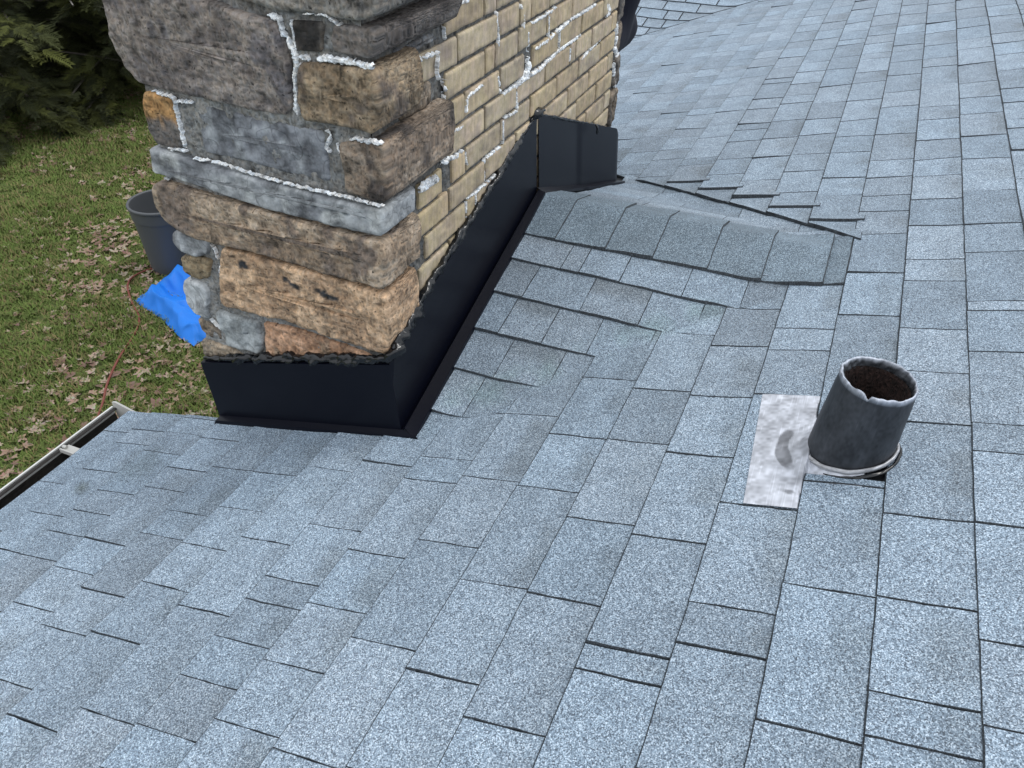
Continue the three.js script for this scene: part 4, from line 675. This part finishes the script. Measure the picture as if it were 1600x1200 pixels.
{ // refuse can
  const x = -4.15, z = -3.32, can = tag(grp('trash_can'), 'dark blue grey plastic trash can without lid on the lawn', 'trash can'); can.position.set(x, groundY(x, z), z); can.scale.setScalar(0.82);
  const L = pts => new THREE.LatheGeometry(pts.map(p => new THREE.Vector2(...p)), 72);
  const dm = M.can.clone(); dm.side = THREE.DoubleSide;
  mesh('body', L([[0.0, 0.012], [0.205, 0.0], [0.222, 0.012], [0.236, 0.12], [0.262, 0.40], [0.278, 0.575], [0.287, 0.585], [0.289, 0.60], [0.294, 0.715]]), dm, can);
  mesh('lining', L([[0.0, 0.03], [0.205, 0.03], [0.268, 0.585], [0.276, 0.60], [0.282, 0.715]]), dm, can);
  mesh('rim', L([[0.282, 0.705], [0.281, 0.722], [0.289, 0.732], [0.303, 0.731], [0.309, 0.720], [0.307, 0.704], [0.296, 0.698]]), M.can, can);
  mesh('handle', (() => { const s = new THREE.Shape([[0, 0], [0.035, 0], [0.05, -0.03], [0.04, -0.12], [0.0, -0.13]].map(p => new THREE.Vector2(...p))); return new THREE.ExtrudeGeometry(s, { depth: 0.13, bevelEnabled: true, bevelSize: 0.005, bevelThickness: 0.005, bevelSegments: 2 }).translate(0.288, 0.71, -0.065).rotateY(Math.PI * 0.97); })(), M.can, can);
}
{ // blue tarp dropped in a heap
  const c = [[-4.02, -2.72], [-3.20, -2.42], [-2.95, -2.95], [-4.05, -3.22]];
  const g = gridGeo(90, 70, (s, t) => { const e = 0.05 * N3(s * 3, t * 3, 3) + 0.02 * N3(s * 8, t * 8, 6), x = mix(mix(c[0][0], c[1][0], s), mix(c[3][0], c[2][0], s), t) + e * 0.8, z = mix(mix(c[0][1], c[1][1], s), mix(c[3][1], c[2][1], s), t) + e;
    const edge = Math.min(1, Math.min(s, 1 - s, t, 1 - t) * 7), fold = 1 - Math.abs(N3(s * 1.8 + t * 1.3, t * 2.0 - s, 9)) * 2.4, fine = 1 - Math.abs(N3(s * 4.5 + 2 * t, t * 3.5, 5)) * 2;
    return [x, groundY(x, z) + 0.03 + edge * (0.03 + 0.075 * fold + 0.03 * fine) + 0.05 * edge * smooth(0.3, 1, t), z]; }, true);
  tag(mesh('tarp', g, M.tarp), 'crumpled bright blue plastic tarp lying beside the chimney', 'tarp');
}
tag(mesh('cord', (() => { const p = [[-2.9, -1.2], [-3.15, -1.45], [-3.29, -1.65], [-3.42, -1.82], [-3.57, -2.08], [-3.7, -2.38], [-3.8, -2.53], [-4.01, -2.68], [-4.22, -2.86], [-4.29, -2.99], [-4.26, -3.16], [-4.07, -3.33], [-3.8, -3.3], [-3.5, -3.4]].map(([x, z]) => new THREE.Vector3(x, groundY(x, z) + 0.035 + 0.01 * N3(x * 5, z * 5, 2), z)); return new THREE.TubeGeometry(new THREE.CatmullRomCurve3(p), 200, 0.008, 8); })(), M.cord), 'thin red cord snaking across the lawn past the blue tarp', 'cord');
{ // evergreens at the edge of the lawn
  const spray = (() => { const r = rng(31), P = [], I = []; const quad = (a, b, w) => { const k = P.length / 3, dx = b[0] - a[0], dz = b[2] - a[2], l = Math.hypot(dx, dz) || 1, ox = -dz / l * w, oz = dx / l * w; P.push(a[0] - ox, a[1], a[2] - oz, a[0] + ox, a[1], a[2] + oz, b[0], b[1], b[2]); I.push(k, k + 1, k + 2); };
    for (let i = 0; i < 15; i++) { const t = i / 14, bx = t * 0.26, by = -0.05 * t * t; for (const sd of [-1, 1]) { const L = (0.05 + 0.06 * (1 - t)) * (0.7 + 0.6 * r()), ex = bx + L * 0.75, ez = sd * L, ey = by + 0.03 * (r() - 0.5); quad([bx, by, 0], [ex, ey, ez], 0.006); quad([mix(bx, ex, 0.35), mix(by, ey, 0.35), ez * 0.35], [mix(bx, ex, 0.35) + 0.04, ey + 0.02 * (r() - 0.5), ez * 0.4 + 0.012 * sd], 0.006); } }
    const g = new THREE.BufferGeometry(); g.setAttribute('position', new THREE.Float32BufferAttribute(P, 3)); g.setIndex(I); g.computeVertexNormals(); return g; })();
  const trees = [[-9.0, -6.0, 4.4, 2.5, 21, 'wide dark evergreen with low boughs over the lawn, nearest the corner of the photo'], [-8.0, -7.9, 4.6, 2.5, 22, 'dark evergreen half hidden behind the chimney top'], [-12.4, -7.2, 4.5, 2.5, 23, 'dark evergreen standing behind the low boughs at the far left'], [-12.2, -10.8, 5, 2.8, 24, 'farthest dark evergreen, showing only between the others']];
  for (const [tx, tz, h, rad, seed, label] of trees) {
    const r = rng(seed * 101), t = tag(grp('evergreen_tree'), label, 'tree'); t.position.set(tx, groundY(tx, tz), tz);
    const limbs = [new THREE.CylinderGeometry(0.03, 0.12, h, 10).translate(0, h / 2, 0)], mats = [], m = new THREE.Matrix4(), q = new THREE.Quaternion(), e = new THREE.Euler();
    for (let b = 0; b < 84; b++) { const y = 0.12 + (h - 0.3) * Math.pow(b / 84, 1.4), a = b * 2.4 + r() * 0.8, L = rad * (1 - 0.75 * y / h) * (0.72 + 0.5 * r()), p = [0, 0.33, 0.66, 1].map(k => new THREE.Vector3(Math.cos(a + 0.25 * k * (r() - 0.5)) * L * k, y + 0.25 * k - 0.45 * k * k, Math.sin(a + 0.25 * k * (r() - 0.5)) * L * k)), c = new THREE.CatmullRomCurve3(p);
      limbs.push(new THREE.TubeGeometry(c, 8, 0.013, 5)); const n = Math.round(48 * L + 16);
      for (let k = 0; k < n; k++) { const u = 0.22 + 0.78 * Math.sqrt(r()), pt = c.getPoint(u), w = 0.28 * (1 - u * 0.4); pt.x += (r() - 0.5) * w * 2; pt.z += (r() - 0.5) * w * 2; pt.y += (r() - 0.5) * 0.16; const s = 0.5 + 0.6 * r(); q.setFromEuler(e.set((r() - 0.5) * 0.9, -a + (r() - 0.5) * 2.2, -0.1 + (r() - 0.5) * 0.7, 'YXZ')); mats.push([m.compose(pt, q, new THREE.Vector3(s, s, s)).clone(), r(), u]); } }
    mesh('trunk', mergeGeometries(limbs), M.bark, t);
    if (seed === 21) { // dead, needleless twigs showing pale against the dark crown
      const tw = []; for (let b = 0; b < 16; b++) { const x0 = 0.9 + r() * 0.6, y0 = 1.15 + 0.55 * r(), z0 = -1.2 + 1.5 * r(), a = -0.5 + 1.1 * r(), L = 0.6 + 0.7 * r(); tw.push(new THREE.TubeGeometry(new THREE.CatmullRomCurve3([0, 0.35, 0.7, 1].map(k => new THREE.Vector3(x0 + Math.cos(a) * L * k + 0.05 * r(), y0 + 0.1 * k - 0.25 * k * k * r(), z0 + Math.sin(a) * L * k + 0.12 * r()))), 10, 0.007 + 0.004 * r(), 5)); }
      mesh('dead_twig', mergeGeometries(tw), mat({ color: new THREE.Color().setRGB(0.3, 0.28, 0.26), roughness: 1 }), t);
    }
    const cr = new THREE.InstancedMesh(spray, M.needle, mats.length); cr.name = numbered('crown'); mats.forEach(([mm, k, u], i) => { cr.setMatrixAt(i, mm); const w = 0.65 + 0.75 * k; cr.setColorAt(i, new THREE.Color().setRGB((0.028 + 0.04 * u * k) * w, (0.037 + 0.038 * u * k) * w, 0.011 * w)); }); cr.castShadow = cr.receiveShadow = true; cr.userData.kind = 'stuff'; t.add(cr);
  }
}
{ // someone crouching behind the chimney in dark navy clothes
  const R = 72, mc = new MarchingCubes(R, M.person, false, false, 120000), org = [-0.36, 0.52, -2.12], half = 0.72;
  const J = { hip: [-0.24, 0.43, -2.10], belly: [-0.215, 0.62, -2.10], chest: [-0.31, 0.80, -2.10], neck: [-0.38, 0.98, -2.10], head: [-0.45, 1.09, -2.10] };
  const bones = []; const bone = (a, b, ra, rb) => bones.push([a, b, ra, rb]);
  bone(J.hip, J.belly, 0.12, 0.13); bone(J.belly, J.chest, 0.13, 0.13); bone(J.chest, J.neck, 0.11, 0.052); bone([-0.34, 0.88, -2.27], [-0.34, 0.88, -1.93], 0.062, 0.062);
  for (const s of [-1, 1]) { const z = -2.10 + s * 0.10, k = [-0.60, 0.50, -2.10 + s * 0.15], f = [-0.42, -0.04, -2.10 + s * 0.13], sh = [-0.34, 0.88, -2.10 + s * 0.19], el = [-0.53, 0.66, -2.10 + s * 0.24], ha = [-0.66, 0.62, -2.10 + s * 0.08]; bone([-0.22, 0.42, z], k, 0.10, 0.068); bone(k, f, 0.066, 0.045); bone(f, [-0.60, -0.10, f[2]], 0.045, 0.04); bone(sh, el, 0.06, 0.048); bone(el, ha, 0.046, 0.034);
    for (let q = 0; q < 4; q++) bone(ha, [ha[0] - 0.09 - 0.01 * (q % 2), ha[1] - 0.02, ha[2] + (q - 1.5) * 0.022], 0.013, 0.010); bone(ha, [ha[0] - 0.03, ha[1] + 0.04, ha[2] - s * 0.02], 0.014, 0.011); }
  bone(J.neck, J.head, 0.05, 0.07); bone(J.head, [-0.47, 1.13, -2.10], 0.092, 0.095); bone([-0.555, 1.08, -2.10], [-0.545, 1.10, -2.10], 0.016, 0.012);
  const dist = (p, [a, b, ra, rb]) => { const ab = [0, 1, 2].map(i => b[i] - a[i]), l2 = ab[0] ** 2 + ab[1] ** 2 + ab[2] ** 2, t = clamp(((p[0] - a[0]) * ab[0] + (p[1] - a[1]) * ab[1] + (p[2] - a[2]) * ab[2]) / l2); return Math.hypot(p[0] - a[0] - ab[0] * t, p[1] - a[1] - ab[1] * t, p[2] - a[2] - ab[2] * t) - mix(ra, rb, t); };
  for (let z = 0; z < R; z++) for (let y = 0; y < R; y++) for (let x = 0; x < R; x++) { const p = [x, y, z].map((v, i) => org[i] + (v - R / 2) / (R / 2) * half); let d = 1; for (const b of bones) d = -smax(-d, -dist(p, b), 0.035); mc.field[x + y * R + z * R * R] = -(d + 0.006 * fbm(p[0] * 14, p[1] * 14, p[2] * 14, 2)); }
  mc.isolation = 0; mc.update();
  const n = mc.count, P = new Float32Array(n * 3), C = new Float32Array(n * 3), Nn = new Float32Array(n * 3);
  for (let i = 0; i < n; i++) { for (let k = 0; k < 3; k++) { P[3 * i + k] = org[k] + mc.positionArray[3 * i + k] * half; Nn[3 * i + k] = mc.normalArray[3 * i + k]; } const y = P[3 * i + 1], x = P[3 * i]; const skin = y > 1.0 || (x < -0.64 && y > 0.54 && y < 0.7); const c = skin ? [0.42, 0.26, 0.19] : [0.0045, 0.005, 0.014]; for (let k = 0; k < 3; k++) C[3 * i + k] = c[k]; }
  let g = new THREE.BufferGeometry(); g.setAttribute('position', new THREE.BufferAttribute(P, 3)); g.setAttribute('color', new THREE.BufferAttribute(C, 3)); g = mergeVertices(g, 1e-4); g.computeVertexNormals();
  const who = tag(mesh('person', g, M.person), 'person in dark navy clothes crouching behind the brick side of the chimney', 'person');
  mesh('hat', new THREE.SphereGeometry(0.106, 28, 14, 0, Math.PI * 2, 0, Math.PI * 0.5).rotateZ(0.1).translate(-0.465, 1.135, -2.1), mat({ color: new THREE.Color().setRGB(0.006, 0.007, 0.018), roughness: 1 }), who);
}
renderer.render(scene, camera);
